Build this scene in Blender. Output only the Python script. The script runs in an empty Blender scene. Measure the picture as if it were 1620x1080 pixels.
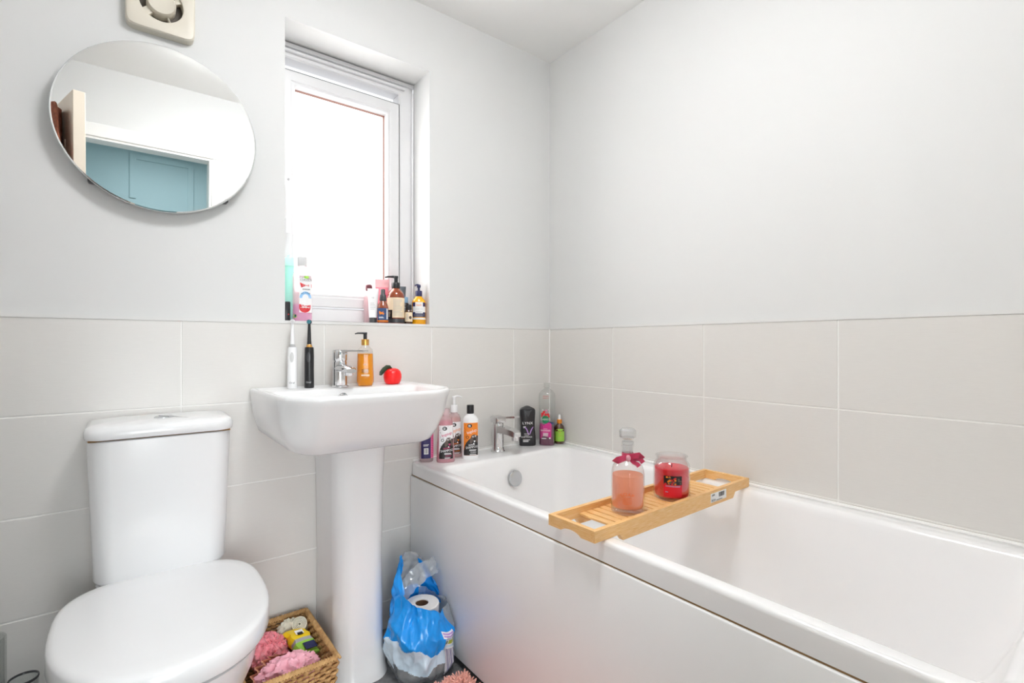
import bpy, bmesh, math, random
from mathutils import Vector, Matrix, noise
random.seed(7)
SC = bpy.context.scene
COL = SC.collection
PI = math.pi
R = math.radians

# ------------------------------------------------------------------ materials
def mat(name, col=(.8, .8, .8), rough=.5, metal=0, spec=.5, coat=0, emit=0, bump=None, sss=0, trans=0, sheen=0, colvar=None):
    m = bpy.data.materials.new(name)
    m.use_nodes = True
    nt = m.node_tree
    b = nt.nodes['Principled BSDF']
    b.inputs['Base Color'].default_value = (*col, 1)
    b.inputs['Roughness'].default_value = rough
    b.inputs['Metallic'].default_value = metal
    b.inputs['Specular IOR Level'].default_value = spec
    b.inputs['Coat Weight'].default_value = coat
    b.inputs['Coat Roughness'].default_value = .08
    if sheen:
        b.inputs['Sheen Weight'].default_value = sheen
    if trans:
        b.inputs['Transmission Weight'].default_value = trans
    if emit:
        b.inputs['Emission Color'].default_value = (*col, 1)
        b.inputs['Emission Strength'].default_value = emit
    if bump or colvar:
        tc = nt.nodes.new('ShaderNodeTexCoord')
    if bump:
        sc, st, stretch = bump
        mp = nt.nodes.new('ShaderNodeMapping'); mp.inputs['Scale'].default_value = stretch
        nz = nt.nodes.new('ShaderNodeTexNoise'); nz.inputs['Scale'].default_value = sc; nz.inputs['Detail'].default_value = 4
        bp = nt.nodes.new('ShaderNodeBump'); bp.inputs['Strength'].default_value = st; bp.inputs['Distance'].default_value = .002
        nt.links.new(tc.outputs['Object'], mp.inputs['Vector']); nt.links.new(mp.outputs['Vector'], nz.inputs['Vector'])
        nt.links.new(nz.outputs['Fac'], bp.inputs['Height']); nt.links.new(bp.outputs['Normal'], b.inputs['Normal'])
    if colvar:
        c2, sc, stretch, lo, hi = colvar
        mp = nt.nodes.new('ShaderNodeMapping'); mp.inputs['Scale'].default_value = stretch
        nz = nt.nodes.new('ShaderNodeTexNoise'); nz.inputs['Scale'].default_value = sc; nz.inputs['Detail'].default_value = 5
        rp = nt.nodes.new('ShaderNodeValToRGB')
        rp.color_ramp.elements[0].position = lo; rp.color_ramp.elements[0].color = (*col, 1)
        rp.color_ramp.elements[1].position = hi; rp.color_ramp.elements[1].color = (*c2, 1)
        nt.links.new(tc.outputs['Object'], mp.inputs['Vector']); nt.links.new(mp.outputs['Vector'], nz.inputs['Vector'])
        nt.links.new(nz.outputs['Fac'], rp.inputs['Fac']); nt.links.new(rp.outputs['Color'], b.inputs['Base Color'])
    return m

def film(name, tint=(1, 1, 1), gloss=.12, body=None, amount=0., rough=.03):
    """Clear glass / plastic: transparent, a fresnel gloss, and (for liquids) some scattering body colour."""
    m = bpy.data.materials.new(name); m.use_nodes = True
    nt = m.node_tree; nt.nodes.clear()
    out = nt.nodes.new('ShaderNodeOutputMaterial')
    tr = nt.nodes.new('ShaderNodeBsdfTransparent'); tr.inputs['Color'].default_value = (*tint, 1)
    gl = nt.nodes.new('ShaderNodeBsdfGlossy'); gl.inputs['Roughness'].default_value = rough
    lw = nt.nodes.new('ShaderNodeLayerWeight'); lw.inputs['Blend'].default_value = .35
    mu = nt.nodes.new('ShaderNodeMath'); mu.operation = 'MULTIPLY_ADD'
    mu.inputs[1].default_value = .75; mu.inputs[2].default_value = gloss * .35
    mu.use_clamp = True
    nt.links.new(lw.outputs['Facing'], mu.inputs[0])
    base = tr
    if body:
        df = nt.nodes.new('ShaderNodeBsdfDiffuse'); df.inputs['Color'].default_value = (*body, 1)
        tl = nt.nodes.new('ShaderNodeBsdfTranslucent'); tl.inputs['Color'].default_value = (*body, 1)
        mm = nt.nodes.new('ShaderNodeMixShader'); mm.inputs[0].default_value = .5
        mm.inputs[0].default_value = .35; nt.links.new(df.outputs[0], mm.inputs[1]); nt.links.new(tl.outputs[0], mm.inputs[2])
        m2 = nt.nodes.new('ShaderNodeMixShader'); m2.inputs[0].default_value = amount
        nt.links.new(tr.outputs[0], m2.inputs[1]); nt.links.new(mm.outputs[0], m2.inputs[2])
        base = m2
    mx = nt.nodes.new('ShaderNodeMixShader')
    mul2 = nt.nodes.new('ShaderNodeMath'); mul2.operation = 'MULTIPLY'; mul2.inputs[1].default_value = gloss * 3
    mul2.use_clamp = True
    nt.links.new(mu.outputs[0], mul2.inputs[0]); nt.links.new(mul2.outputs[0], mx.inputs[0])
    nt.links.new(base.outputs[0], mx.inputs[1]); nt.links.new(gl.outputs[0], mx.inputs[2])
    nt.links.new(mx.outputs[0], out.inputs['Surface'])
    return m

def hexc(h):
    h = h.lstrip('#'); v = [int(h[i:i + 2], 16) / 255 for i in (0, 2, 4)]
    return tuple(c / 12.92 if c <= .04045 else ((c + .055) / 1.055) ** 2.4 for c in v)

M = {}
M['paint'] = mat('wall_paint', (.70, .705, .70), .65, bump=(90, .06, (1, 1, 1)))
M['ceil'] = mat('ceiling_paint', (.86, .86, .85), .75)
M['reveal'] = mat('reveal_paint', (.86, .855, .85), .5)
M['tile'] = mat('wall_tile', (.715, .70, .675), .30, spec=.45, bump=(60, .10, (1, 1, 14)), colvar=((.70, .685, .66), 30, (1, 1, 10), .3, .7))
M['grout'] = mat('grout', (.84, .835, .815), .7)
M['trimw'] = mat('tile_trim_white', (.71, .71, .70), .4)
M['upvc'] = mat('window_upvc', (.70, .70, .71), .3)
M['ceramic'] = mat('white_ceramic', (.80, .803, .81), .20, coat=.25)
M['acrylic'] = mat('bath_acrylic', (.875, .875, .88), .20, coat=.15)
M['panel'] = mat('bath_panel_white', (.90, .905, .91), .3)
M['chrome'] = mat('chrome', (.72, .72, .73), .09, metal=1)
M['satin'] = mat('satin_chrome', (.60, .62, .64), .22, metal=1)
M['mirror'] = mat('mirror_silver', (.93, .95, .95), .004, metal=1)
M['mirroredge'] = mat('mirror_glass_edge', (.62, .66, .66), .15)
M['black'] = mat('black_plastic', (.012, .012, .014), .32)
M['darkgrey'] = mat('dark_grey_plastic', (.05, .05, .055), .35)
M['grey'] = mat('grey_plastic', (.42, .42, .43), .4)
M['lightgrey'] = mat('light_grey_rubber', (.58, .58, .58), .5)
M['white'] = mat('white_plastic', (.86, .86, .87), .25)
M['whitepaper'] = mat('white_paper', (.82, .82, .82), .7)
M['cream'] = mat('cream_paper', hexc('#ead7b8'), .6)
M['fan'] = mat('extractor_plastic', hexc('#d3cdbf'), .35)
M['fanhole'] = mat('extractor_inside', (.10, .085, .07), .6)
M['gold'] = mat('gold_collar', hexc('#d9a45a'), .25, metal=.8)
M['amberliq'] = film('amber_soap', hexc('#ffc95a'), .08, hexc('#ffb822'), .62)
M['clear'] = film('clear_plastic', (.96, .97, .97), .16)
M['glass'] = film('clear_glass', (.985, .985, .985), .22)
M['glassdark'] = film('rim_glass', (.94, .955, .95), .20)
M['red'] = mat('red_apple', hexc('#ee1010'), .35)
M['redd'] = mat('red_print', hexc('#d3222c'), .4)
M['leaf'] = mat('dark_green_leaf', hexc('#28402c'), .3)
M['teal'] = film('teal_clear', hexc('#defcf6'), .12, hexc('#d2fff5'), .5)
M['tealcap'] = mat('pale_teal_cap', hexc('#c3f0e6'), .35)
M['pinkliq'] = film('pink_liquid', hexc('#ffd3dd'), .08, hexc('#fbaabf'), .6)
M['peachliq'] = film('peach_liquid', hexc('#ffe4dc'), .08, hexc('#fbd3c6'), .6)
M['mouthliq'] = film('pale_lilac_liquid', hexc('#fde2f6'), .10, hexc('#fac6ef'), .6)
M['clearpink'] = film('clear_pink_plastic', hexc('#faeef0'), .12, hexc('#f8e9ec'), .30)
M['amber'] = mat('amber_glass', hexc('#8a3a12'), .08, coat=.6, spec=.7)
M['ambdark'] = mat('dark_amber_glass', hexc('#4a2a12'), .08, coat=.6, spec=.7)
M['navy'] = mat('navy', hexc('#262b56'), .35)
M['blueprint'] = mat('blue_print', hexc('#2f4c78'), .5)
M['purple'] = mat('purple_print', hexc('#2c2459'), .4)
M['pink'] = mat('pink_print', hexc('#e77aa8'), .4)
M['hotpink'] = mat('hot_pink', hexc('#c92f6c'), .4)
M['tubepink'] = mat('pink_tube', hexc('#f08a98'), .35)
M['palepink'] = mat('pale_pink_tube', hexc('#f6b9bd'), .35)
M['maroon'] = mat('maroon_cap', hexc('#6e3640'), .35)
M['orange'] = mat('orange_print', hexc('#e8821e'), .45)
M['yellow'] = mat('yellow_print', hexc('#f6d21a'), .4)
M['yellowbody'] = mat('yellow_oil', hexc('#f0a80c'), .15, coat=.5)
M['lime'] = mat('lime_print', hexc('#97cc4a'), .5)
M['green'] = mat('green_print', hexc('#0f7f4d'), .4)
M['lilac'] = mat('lilac_print', hexc('#b48ad0'), .4)
M['paleblue'] = mat('pale_blue_print', hexc('#8fc1ea'), .4)
M['blueliq'] = film('blue_liquid', hexc('#2f7ac8'), .12, hexc('#1d5fae'), .75)
M['plumliq'] = mat('plum_liquid', hexc('#6b3350'), .15, coat=.4)
M['magenta'] = mat('magenta_print', hexc('#c0267e'), .4)
M['brownfur'] = mat('brown_print', hexc('#5f4f48'), .5)
M['blackprint'] = mat('black_print', hexc('#1e1a1c'), .4)
M['blackbottle'] = mat('black_bottle', hexc('#1b1b20'), .3, coat=.2)
M['bamboo'] = mat('bamboo', hexc('#e0aa60'), .42, colvar=(hexc('#eec690'), 9, (4, 60, 60), .3, .7))
M['bamboo2'] = mat('bamboo_crossgrain', hexc('#e0aa60'), .42, colvar=(hexc('#eec690'), 9, (60, 4, 60), .3, .7))
M['rosliq'] = film('rose_bubble_bath', hexc('#ffd0b8'), .06, hexc('#ffbd9c'), .6)
M['orangetext'] = mat('orange_embossing', hexc('#d9743a'), .4)
M['ribbon'] = mat('wine_red_ribbon', hexc('#b51a48'), .35, sheen=.5, colvar=(hexc('#c92a58'), 30, (1, 1, 1), .4, .6))
M['ribbonknot'] = mat('pale_pink_knot', hexc('#d99aa6'), .4)
M['wax'] = mat('red_wax', hexc('#d80626'), .4)
M['waxlabel'] = mat('candle_label_red', hexc('#d80f2c'), .4)
M['wicker'] = mat('woven_seagrass', hexc('#a67c4a'), .7, colvar=(hexc('#d0aa74'), 60, (1, 1, 1), .3, .75))
M['pouf'] = mat('pink_mesh_pouf', hexc('#e8808f'), .6, sheen=.5, colvar=(hexc('#f2a0a8'), 40, (1, 1, 1), .35, .7))
M['peachcloth'] = mat('peach_trim_cloth', hexc('#d8a184'), .8)
M['creamcloth'] = mat('cream_cloth', hexc('#dfdccb'), .8, bump=(120, .5, (1, 1, 1)))
M['carpet'] = mat('grey_floor_covering', (.13, .13, .135), .85, bump=(180, .5, (1, 1, 1)), colvar=((.21, .21, .21), 60, (1, 1, 1), .3, .7))
M['mat'] = mat('blush_chenille', hexc('#e3a494'), .85, sheen=.4)
M['bagblue'] = mat('blue_poly_wrap', hexc('#1695ec'), .22, spec=.6)
M['bagwhite'] = mat('pale_blue_poly_wrap', hexc('#cfe4f3'), .25, spec=.6)
M['bagclear'] = film('clear_poly_wrap', (.88, .91, .92), .24, (.86, .90, .91), .34, rough=.12)
M['tissue'] = mat('toilet_tissue', (.84, .82, .79), .9, bump=(150, .3, (1, 1, 1)))
M['core'] = mat('cardboard_core', hexc('#6d5340'), .9)
M['lampbody'] = mat('added_lamp_diffuser', (.985, .992, 1), .5, emit=1)
M['pane'] = mat('frosted_daylight_pane', (1, 1, 1), .3, emit=1)
M['spacer'] = mat('copper_brown_spacer', hexc('#8a5a48'), .4)
M['gasket'] = mat('grey_gasket', (.09, .09, .1), .5)
M['hall'] = mat('hall_cool_cast_paint', hexc('#bcd0d2'), .7)  # cool cast of the hall light put into the paint colour
M['doorpaint'] = mat('door_paint', hexc('#e8dccb'), .4)
M['archpaint'] = mat('door_frame_gloss', (.86, .86, .85), .25)
M['robe'] = mat('brown_terry_towel', hexc('#9a5a42'), .95, bump=(120, .8, (1, 1, 1)), colvar=(hexc('#7d4735'), 70, (1, 1, 1), .35, .7))
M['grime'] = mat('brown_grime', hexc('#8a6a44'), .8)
M['seal'] = mat('silicone_seal', (.88, .875, .86), .3)

# floral cloth: pink with small dark sprigs
def floral():
    m = mat('pink_sprigged_cotton', hexc('#eaa9b8'), .75)
    nt = m.node_tree; b = nt.nodes['Principled BSDF']
    tc = nt.nodes.new('ShaderNodeTexCoord')
    vo = nt.nodes.new('ShaderNodeTexVoronoi'); vo.inputs['Scale'].default_value = 55
    rp = nt.nodes.new('ShaderNodeValToRGB')
    e = rp.color_ramp.elements
    e[0].position = .11; e[0].color = (*hexc('#6d4a55'), 1)
    e[1].position = .15; e[1].color = (*hexc('#eeb0be'), 1)
    nt.links.new(tc.outputs['Object'], vo.inputs['Vector']); nt.links.new(vo.outputs['Distance'], rp.inputs['Fac'])
    nt.links.new(rp.outputs['Color'], b.inputs['Base Color'])
    return m
M['floral'] = floral()

# ------------------------------------------------------------------ mesh builder
class B:
    def __init__(self):
        self.v, self.f, self.m = [], [], []
    def add(self, vs, fs, mi=0, T=None):
        o = len(self.v)
        self.v += [tuple(T @ Vector(p)) if T else tuple(p) for p in vs]
        self.f += [tuple(i + o for i in f) for f in fs]
        self.m += [mi] * len(fs)
        return self
    def box(self, c, s, bev=0, mi=0, T=None, seg=2):
        bm = bmesh.new(); bmesh.ops.create_cube(bm, size=1)
        for q in bm.verts: q.co = Vector((q.co.x * s[0] + c[0], q.co.y * s[1] + c[1], q.co.z * s[2] + c[2]))
        if bev:
            bmesh.ops.bevel(bm, geom=list(bm.edges), offset=bev, segments=seg, profile=.5, affect='EDGES')
        bm.verts.index_update()
        self.add([q.co for q in bm.verts], [[q.index for q in f.verts] for f in bm.faces], mi, T); bm.free(); return self
    def loft(self, rings, cap0=True, cap1=True, mi=0, closed=True, T=None, mis=None):
        n = len(rings[0]); vs = [p for r in rings for p in r]; fs = []; ms = []
        for i in range(len(rings) - 1):
            for j in range(n if closed else n - 1):
                k = (j + 1) % n
                fs.append((i * n + j, i * n + k, (i + 1) * n + k, (i + 1) * n + j)); ms.append(mis[i] if mis else mi)
        if cap0: fs.append(tuple(range(n - 1, -1, -1))); ms.append(mis[0] if mis else mi)
        if cap1: fs.append(tuple((len(rings) - 1) * n + j for j in range(n))); ms.append(mis[-1] if mis else mi)
        o = len(self.m); self.add(vs, fs, mi, T); self.m[o:] = ms
        return self
    def lathe(self, prof, n=32, mi=0, c=(0, 0, 0), T=None, mis=None, cap0=True, cap1=True):
        rings = [[(c[0] + r * math.cos(2 * PI * k / n), c[1] + r * math.sin(2 * PI * k / n), c[2] + z) for k in range(n)] for r, z in prof]
        return self.loft(rings, cap0, cap1, mi, T=T, mis=mis)
    def tube(self, path, r, n=10, mi=0, T=None, flat=1.0, cap=True):
        P = [Vector(p) for p in path]; rr = r if isinstance(r, (list, tuple)) else [r] * len(P)
        rings = []; up = Vector((0, 0, 1)); a = None
        for i, p in enumerate(P):
            d = (P[min(i + 1, len(P) - 1)] - P[max(i - 1, 0)]).normalized()
            if a is None:
                a = d.cross(up)
                if a.length < .05: a = d.cross(Vector((0, 1, 0)))
            a = (a - d * a.dot(d)).normalized(); b_ = d.cross(a)
            rings.append([p + a * rr[i] * math.cos(2 * PI * k / n) + b_ * rr[i] * flat * math.sin(2 * PI * k / n) for k in range(n)])
        return self.loft(rings, cap, cap, mi, T=T)
    def ell(self, c, r, nu=16, nv=10, mi=0, T=None):
        rings = []
        for i in range(nv + 1):
            t = PI * i / nv; t = min(max(t, .02), PI - .02)
            rings.append([(c[0] + r[0] * math.sin(t) * math.cos(2 * PI * k / nu), c[1] + r[1] * math.sin(t) * math.sin(2 * PI * k / nu), c[2] - r[2] * math.cos(t)) for k in range(nu)])
        return self.loft(rings, True, True, mi, T=T)
    def build(self, name, mats, parent=None, smooth=40, loc=None):
        me = bpy.data.meshes.new(name)
        me.from_pydata(self.v, [], self.f)
        for q in (mats if isinstance(mats, (list, tuple)) else [mats]): me.materials.append(q)
        me.polygons.foreach_set('material_index', self.m)
        bm = bmesh.new(); bm.from_mesh(me); bmesh.ops.recalc_face_normals(bm, faces=bm.faces); bm.to_mesh(me); bm.free()
        if smooth:
            me.polygons.foreach_set('use_smooth', [True] * len(me.polygons))
            me.set_sharp_from_angle(angle=R(smooth))
        me.update()
        o = bpy.data.objects.new(name, me); COL.objects.link(o)
        if parent: o.parent = parent
        if loc: o.location = loc
        return o

def rrect(hx0, hx1, y0, y1, r, z, n=6, rb=None, bow=0, fw=1.0, dz=0):
    """Rounded rectangle ring in plan, x from hx0 to hx1, y from y0 (front, small) to y1 (back); r front radius, rb back radius;
    fw narrows the front; bow pushes the front edge out; dz lifts the back."""
    rb = r if rb is None else rb
    cs = [(hx1 - r, y0 + r, r, -90), (hx1 - rb, y1 - rb, rb, 0), (hx0 + rb, y1 - rb, rb, 90), (hx0 + r, y0 + r, r, 180)]
    out = []; cx = (hx0 + hx1) / 2; hw = (hx1 - hx0) / 2
    for x, y, q, a in cs:
        for k in range(n + 1):
            t = R(a + 90 * k / n); px, py = x + q * math.cos(t), y + q * math.sin(t)
            f = (y1 - py) / (y1 - y0)
            px = cx + (px - cx) * (1 + (fw - 1) * f)
            py -= bow * f * (1 - ((px - cx) / hw) ** 2)
            out.append((px, py, z + dz * (1 - f)))
    return out

def empty(name, loc, label, cat, group=None, rz=0):
    o = bpy.data.objects.new(name, None); COL.objects.link(o); o.empty_display_size = .05
    o.location = loc; o.rotation_euler = (0, 0, rz)
    o['label'] = label; o['category'] = cat
    if group: o['group'] = group
    return o
def tag(o, label, cat, group=None):
    o['label'] = label; o['category'] = cat
    if group: o['group'] = group
    return o
def struct(o, label, cat):
    o['kind'] = 'structure'; o['label'] = label; o['category'] = cat
    return o

# ------------------------------------------------------------------ lettering
_tc = {}
def text2d(s):
    """Outline of a word as flat triangles, height 1, starting at 0."""
    if s in _tc: return _tc[s]
    cu = bpy.data.curves.new('lettering', 'FONT'); cu.body = s; cu.size = 1.38; cu.resolution_u = 2
    cu.align_x = 'CENTER'
    o = bpy.data.objects.new('lettering', cu); COL.objects.link(o)
    dg = bpy.context.evaluated_depsgraph_get(); dg.update()
    ev = o.evaluated_get(dg); me = ev.to_mesh()
    res = ([(p.co.x, p.co.y) for p in me.vertices], [tuple(f.vertices) for f in me.polygons])
    ev.to_mesh_clear(); bpy.data.objects.remove(o); bpy.data.curves.remove(cu)
    _tc[s] = res
    return res

class Body:
    """A bottle surface given by (z, rx, ry, n) stations; stickers and print are laid on its front (-y) side."""
    def __init__(self, st): self.st = st
    def at(self, z):
        st = self.st
        if z <= st[0][0]: return st[0][1:]
        for a, b in zip(st, st[1:]):
            if a[0] <= z <= b[0] and b[0] > a[0]:
                t = (z - a[0]) / (b[0] - a[0]); return tuple(a[k] + (b[k] - a[k]) * t for k in (1, 2, 3))
        return st[-1][1:]
    def ring(self, z, s=(1, 1), n=36, st=None):
        rx, ry, e = st or self.at(z); out = []
        for k in range(n):
            t = 2 * PI * k / n; c, q = math.cos(t), math.sin(t)
            out.append((rx * s[0] * math.copysign(abs(c) ** (2 / e), c), ry * s[1] * math.copysign(abs(q) ** (2 / e), q), z))
        return out
    def shell(self, b, mi=0, T=None, n=36):
        return b.loft([self.ring(q[0], st=q[1:], n=n) for q in self.st], True, True, mi, T=T)
    def inner(self, b, z0, z1, s=.93, mi=0, n=36, steps=8):
        return b.loft([self.ring(z0 + (z1 - z0) * k / steps, (s, s), n) for k in range(steps + 1)], True, True, mi)
    def front(self, s, z, off=.0003):
        rx, ry, e = self.at(z)
        u = max(-.999, min(.999, s / rx))
        y = -ry * (1 - abs(u) ** e) ** (1 / e)
        return (s * (1 + off / rx), y - off, z)
    def side(self, t, z, off=.0003):
        rx, ry, e = self.at(z); c, q = math.sin(t), math.cos(t)
        return ((rx + off) * math.copysign(abs(c) ** (2 / e), c), -(ry + off) * math.copysign(abs(q) ** (2 / e), q), z)
    def wrap(self, b, t0, t1, z0, z1, mi, off=.0003, n=20, nz=8):
        vs, fs = [], []
        for i in range(nz + 1):
            for j in range(n + 1): vs.append(self.side(R(t0 + (t1 - t0) * j / n), z0 + (z1 - z0) * i / nz, off))
        for i in range(nz):
            for j in range(n): a = i * (n + 1) + j; fs.append((a, a + 1, a + n + 2, a + n + 1))
        b.add(vs, fs, mi); return self
    def patch(self, b, s0, s1, z0, z1, mi, off=.0003, n=14, nz=6):
        vs, fs = [], []
        for i in range(nz + 1):
            for j in range(n + 1): vs.append(self.front(s0 + (s1 - s0) * j / n, z0 + (z1 - z0) * i / nz, off))
        for i in range(nz):
            for j in range(n): a = i * (n + 1) + j; fs.append((a, a + 1, a + n + 2, a + n + 1))
        b.add(vs, fs, mi); return self
    def disc(self, b, s, z, a, c, mi, off=.0005, n=20, rot=0, t0=0, t1=360):
        vs = [self.front(s, z, off)]; fs = []
        for r in (.5, 1):
            for k in range(n + 1):
                t = R(t0 + (t1 - t0) * k / n); x, y = a * r * math.cos(t), c * r * math.sin(t)
                x, y = x * math.cos(rot) - y * math.sin(rot), x * math.sin(rot) + y * math.cos(rot)
                vs.append(self.front(s + x, z + y, off))
        for k in range(n):
            fs.append((0, 1 + k, 2 + k)); fs.append((1 + k, n + 2 + k, n + 3 + k, 2 + k))
        b.add(vs, fs, mi); return self
    def poly(self, b, pts, mi, off=.0005):
        cx = sum(p[0] for p in pts) / len(pts); cz = sum(p[1] for p in pts) / len(pts)
        vs = [self.front(cx, cz, off)]; n = len(pts); fs = []
        for r in (.5, 1): vs += [self.front(cx + (p[0] - cx) * r, cz + (p[1] - cz) * r, off) for p in pts]
        for k in range(n):
            q = (k + 1) % n; fs.append((0, 1 + k, 1 + q)); fs.append((1 + k, n + 1 + k, n + 1 + q, 1 + q))
        b.add(vs, fs, mi); return self
    def text(self, b, s, x, z, h, mi, off=.0008, rot=0, sx=1.0, arch=None):
        v, f = text2d(s); out = []
        for p in v:
            a, c = p[0] * h * sx, p[1] * h
            if arch: t = a / arch; a, c = (arch + c) * math.sin(t), (arch + c) * math.cos(t) - arch
            a, c = a * math.cos(rot) - c * math.sin(rot), a * math.sin(rot) + c * math.cos(rot)
            out.append(self.front(x + a, z + c, off))
        b.add(out, f, mi); return self
    def lines(self, b, x0, x1, z0, z1, k, mi, off=.0007, fill=.5, jit=.3):
        h = (z1 - z0) / k
        for i in range(k):
            w = (x1 - x0) * (1 - random.random() * jit)
            self.patch(b, x0, x0 + w, z0 + i * h, z0 + i * h + h * fill, mi, off, n=6, nz=1)
        return self

def pump(b, z, r_collar, h_collar, h_stem, h_head, reach, mi=0, mc=None, ang=0, r_stem=.004, r_head=.007):
    """Pump dispenser: collar, stem, head and a curved nozzle pointing along -x turned by ang."""
    mc = mi if mc is None else mc
    b.lathe([(r_collar, z), (r_collar, z + h_collar * .9), (r_collar * .9, z + h_collar)], 24, mc)
    b.lathe([(r_stem, z + h_collar), (r_stem, z + h_collar + h_stem)], 14, mi)
    z2 = z + h_collar + h_stem
    b.lathe([(r_head * .8, z2), (r_head, z2 + h_head * .2), (r_head, z2 + h_head * .85), (r_head * .8, z2 + h_head)], 18, mi)
    c, s = math.cos(ang), math.sin(ang)
    pts = [(0, z2 + h_head * .75), (-.35, z2 + h_head * .95), (-.7, z2 + h_head * .85), (-1, z2 + h_head * .5)]
    b.tube([(c * reach * q, s * reach * q, w) for q, w in pts], [r_head * .6, r_head * .5, r_head * .42, r_head * .3], 10, mi)

# ------------------------------------------------------------------ room
H = 2.327
XL, YF = -2.12, -1.80                # left wall and the wall with the door, behind the camera
TT = 1.096                            # top of the tiling
b = B()
WX0, WX1, WZ0, WZ1 = -1.135, -.615, 1.104, 2.080
def wallbox(b, x0, x1, y0, y1, z0, z1, mi=0): b.box(((x0 + x1) / 2, (y0 + y1) / 2, (z0 + z1) / 2), (x1 - x0, y1 - y0, z1 - z0), 0, mi)
wy0, wy1 = .008, .145
wallbox(b, XL - .1, WX0, wy0, wy1, 0, H)
wallbox(b, WX1, .008, wy0, wy1, 0, H)
wallbox(b, WX0, WX1, wy0, wy1, 0, WZ0)
wallbox(b, WX0, WX1, wy0, wy1, WZ1, H)
wb = struct(b.build('wall_back', [M['paint']], smooth=0), 'white painted wall with the window and grey tiles below', 'wall')
def tiling(name, axis, lines, ztops, x0, x1, parent):
    """Half-height ceramic tiling: separate bevelled tiles on a bed of white grout."""
    b = B(); g = .0036
    xs = [x0] + [q for q in sorted(lines) if x0 < q < x1] + [x1]
    zs = [0] + sorted(ztops)
    for i in range(len(xs) - 1):
        for j in range(len(zs) - 1):
            a0 = xs[i] + (g / 2 if i else 0); a1 = xs[i + 1] - (g / 2 if i < len(xs) - 2 else 0)
            c0, c1 = zs[j] + g / 2, zs[j + 1] - (g / 2 if j < len(zs) - 2 else 0)
            if axis == 'x': b.box(((a0 + a1) / 2, .004, (c0 + c1) / 2), (a1 - a0, .008, c1 - c0), .0009, 0, seg=1)
            else: b.box((.004, (a0 + a1) / 2, (c0 + c1) / 2), (.008, a1 - a0, c1 - c0), .0009, 0, seg=1)
    if axis == 'x': b.box(((x0 + x1) / 2, .0045, TT / 2), (x1 - x0, .0064, TT - .002), 0, 1)
    else: b.box((.0045, (x0 + x1) / 2, TT / 2), (.0064, x1 - x0, TT - .002), 0, 1)
    o = b.build(name, [M['tile'], M['grout']], parent, smooth=0)
    o['label'] = 'large pale grey ceramic tiles with white grout'
    return o
ZT = [.103, .3545, .603, .852, TT]
tiling('tiling', 'x', [-.208, -.609, -1.0135, -1.4135, -1.8145], ZT, XL, -.0005, wb)
b = B(); wallbox(b, .008, .12, -1.98, .145, 0, H)
wr = struct(b.build('wall_right', [M['paint']], smooth=0), 'plain white painted wall along the bath, tiled below', 'wall')
tiling('tiling', 'y', [-.374, -.7715, -1.1725, -1.572], ZT, -1.798, -.0005, wr)
b = B(); wallbox(b, XL - .1, XL, -1.98, .008, 0, H)
struct(b.build('wall_left', [M['paint']], smooth=0), 'white painted wall behind the open door', 'wall')
DX0, DX1, DH = -1.90, -1.125, 1.985
b = B(); wallbox(b, XL, DX0, -1.90, YF, 0, H); wallbox(b, DX1, .008, -1.90, YF, 0, H); wallbox(b, DX0, DX1, -1.90, YF, DH, H)
struct(b.build('wall_front', [M['paint']], smooth=0), 'white painted wall with the doorway, seen in the mirror', 'wall')
b = B(); wallbox(b, XL - .1, .12, -3.3, .145, -.06, 0)
struct(b.build('floor', [M['carpet']], smooth=0), 'dark grey mottled floor', 'floor')
b = B(); wallbox(b, XL - .1, .12, -1.98, .145, H, H + .06)
struct(b.build('ceiling', [M['ceil']], smooth=0), 'plain white painted ceiling', 'ceiling')
# tile edge trims
b = B()
wallbox(b, XL, -.001, -.0015, .012, TT, TT + .0095)
struct(b.build('trim_1', [M['trimw']]), 'thin white edging strip on top of the tiles under the window', 'trim')
b = B(); wallbox(b, -.0015, .012, -1.798, -.0015, TT, TT + .0095)
struct(b.build('trim_2', [M['trimw']]), 'thin white edging strip on top of the tiles along the bath', 'trim')
b = B(); b.tube([(-.0015, -.0015, .594), (-.0015, -.0015, TT)], .003, 8)
struct(b.build('trim_3', [M['seal']]), 'white sealant line in the tiled corner', 'trim')
b = B(); b.tube([(-.69, -.002, .594), (-.004, -.002, .594), (-.004, -1.697, .594)], .0045, 8)
struct(b.build('trim_4', [M['seal']]), 'white sealant bead between bath and tiles', 'trim')

# hall beyond the door (seen in the mirror only)
b = B(); wallbox(b, XL - .1, .12, -3.4, -3.3, 0, H); wallbox(b, XL - .2, XL - .1, -3.4, -1.98, 0, H); wallbox(b, .12, .2, -3.4, -1.98, 0, H)
hw = struct(b.build('wall_hall', [M['hall']], smooth=0), 'hall wall beyond the doorway, its pale blue a painted cool cast', 'wall')
b = B(); wallbox(b, XL - .2, .2, -3.4, -1.98, H, H + .06)
hc = struct(b.build('ceiling_hall', [M['hall']], smooth=0), 'ceiling of the hall seen in the mirror, its pale blue a painted cool cast', 'ceiling')
b = B()
for x0, x1, z0, z1 in ((-1.52, -1.10, 2.20, 2.24), (-1.52, -1.48, 1.9, 2.20), (-1.52, -1.10, 1.76, 1.80), (-1.14, -1.10, 1.80, 2.20)): wallbox(b, x0, x1, -3.301, -3.288, z0, z1)
b.build('loft_hatch_frame', [M['hall']], hw, smooth=0)  # loft hatch of the hall ceiling, set up as a frame on the wall
w2 = struct(empty('added_hall_window', (0, 0, 0), 'unseen hall window added around the doorway fill light', 'window'), 'unseen hall window added around the doorway fill light', 'window')  # made-up window, added to go with the fill light in the hall
b = B()
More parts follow.
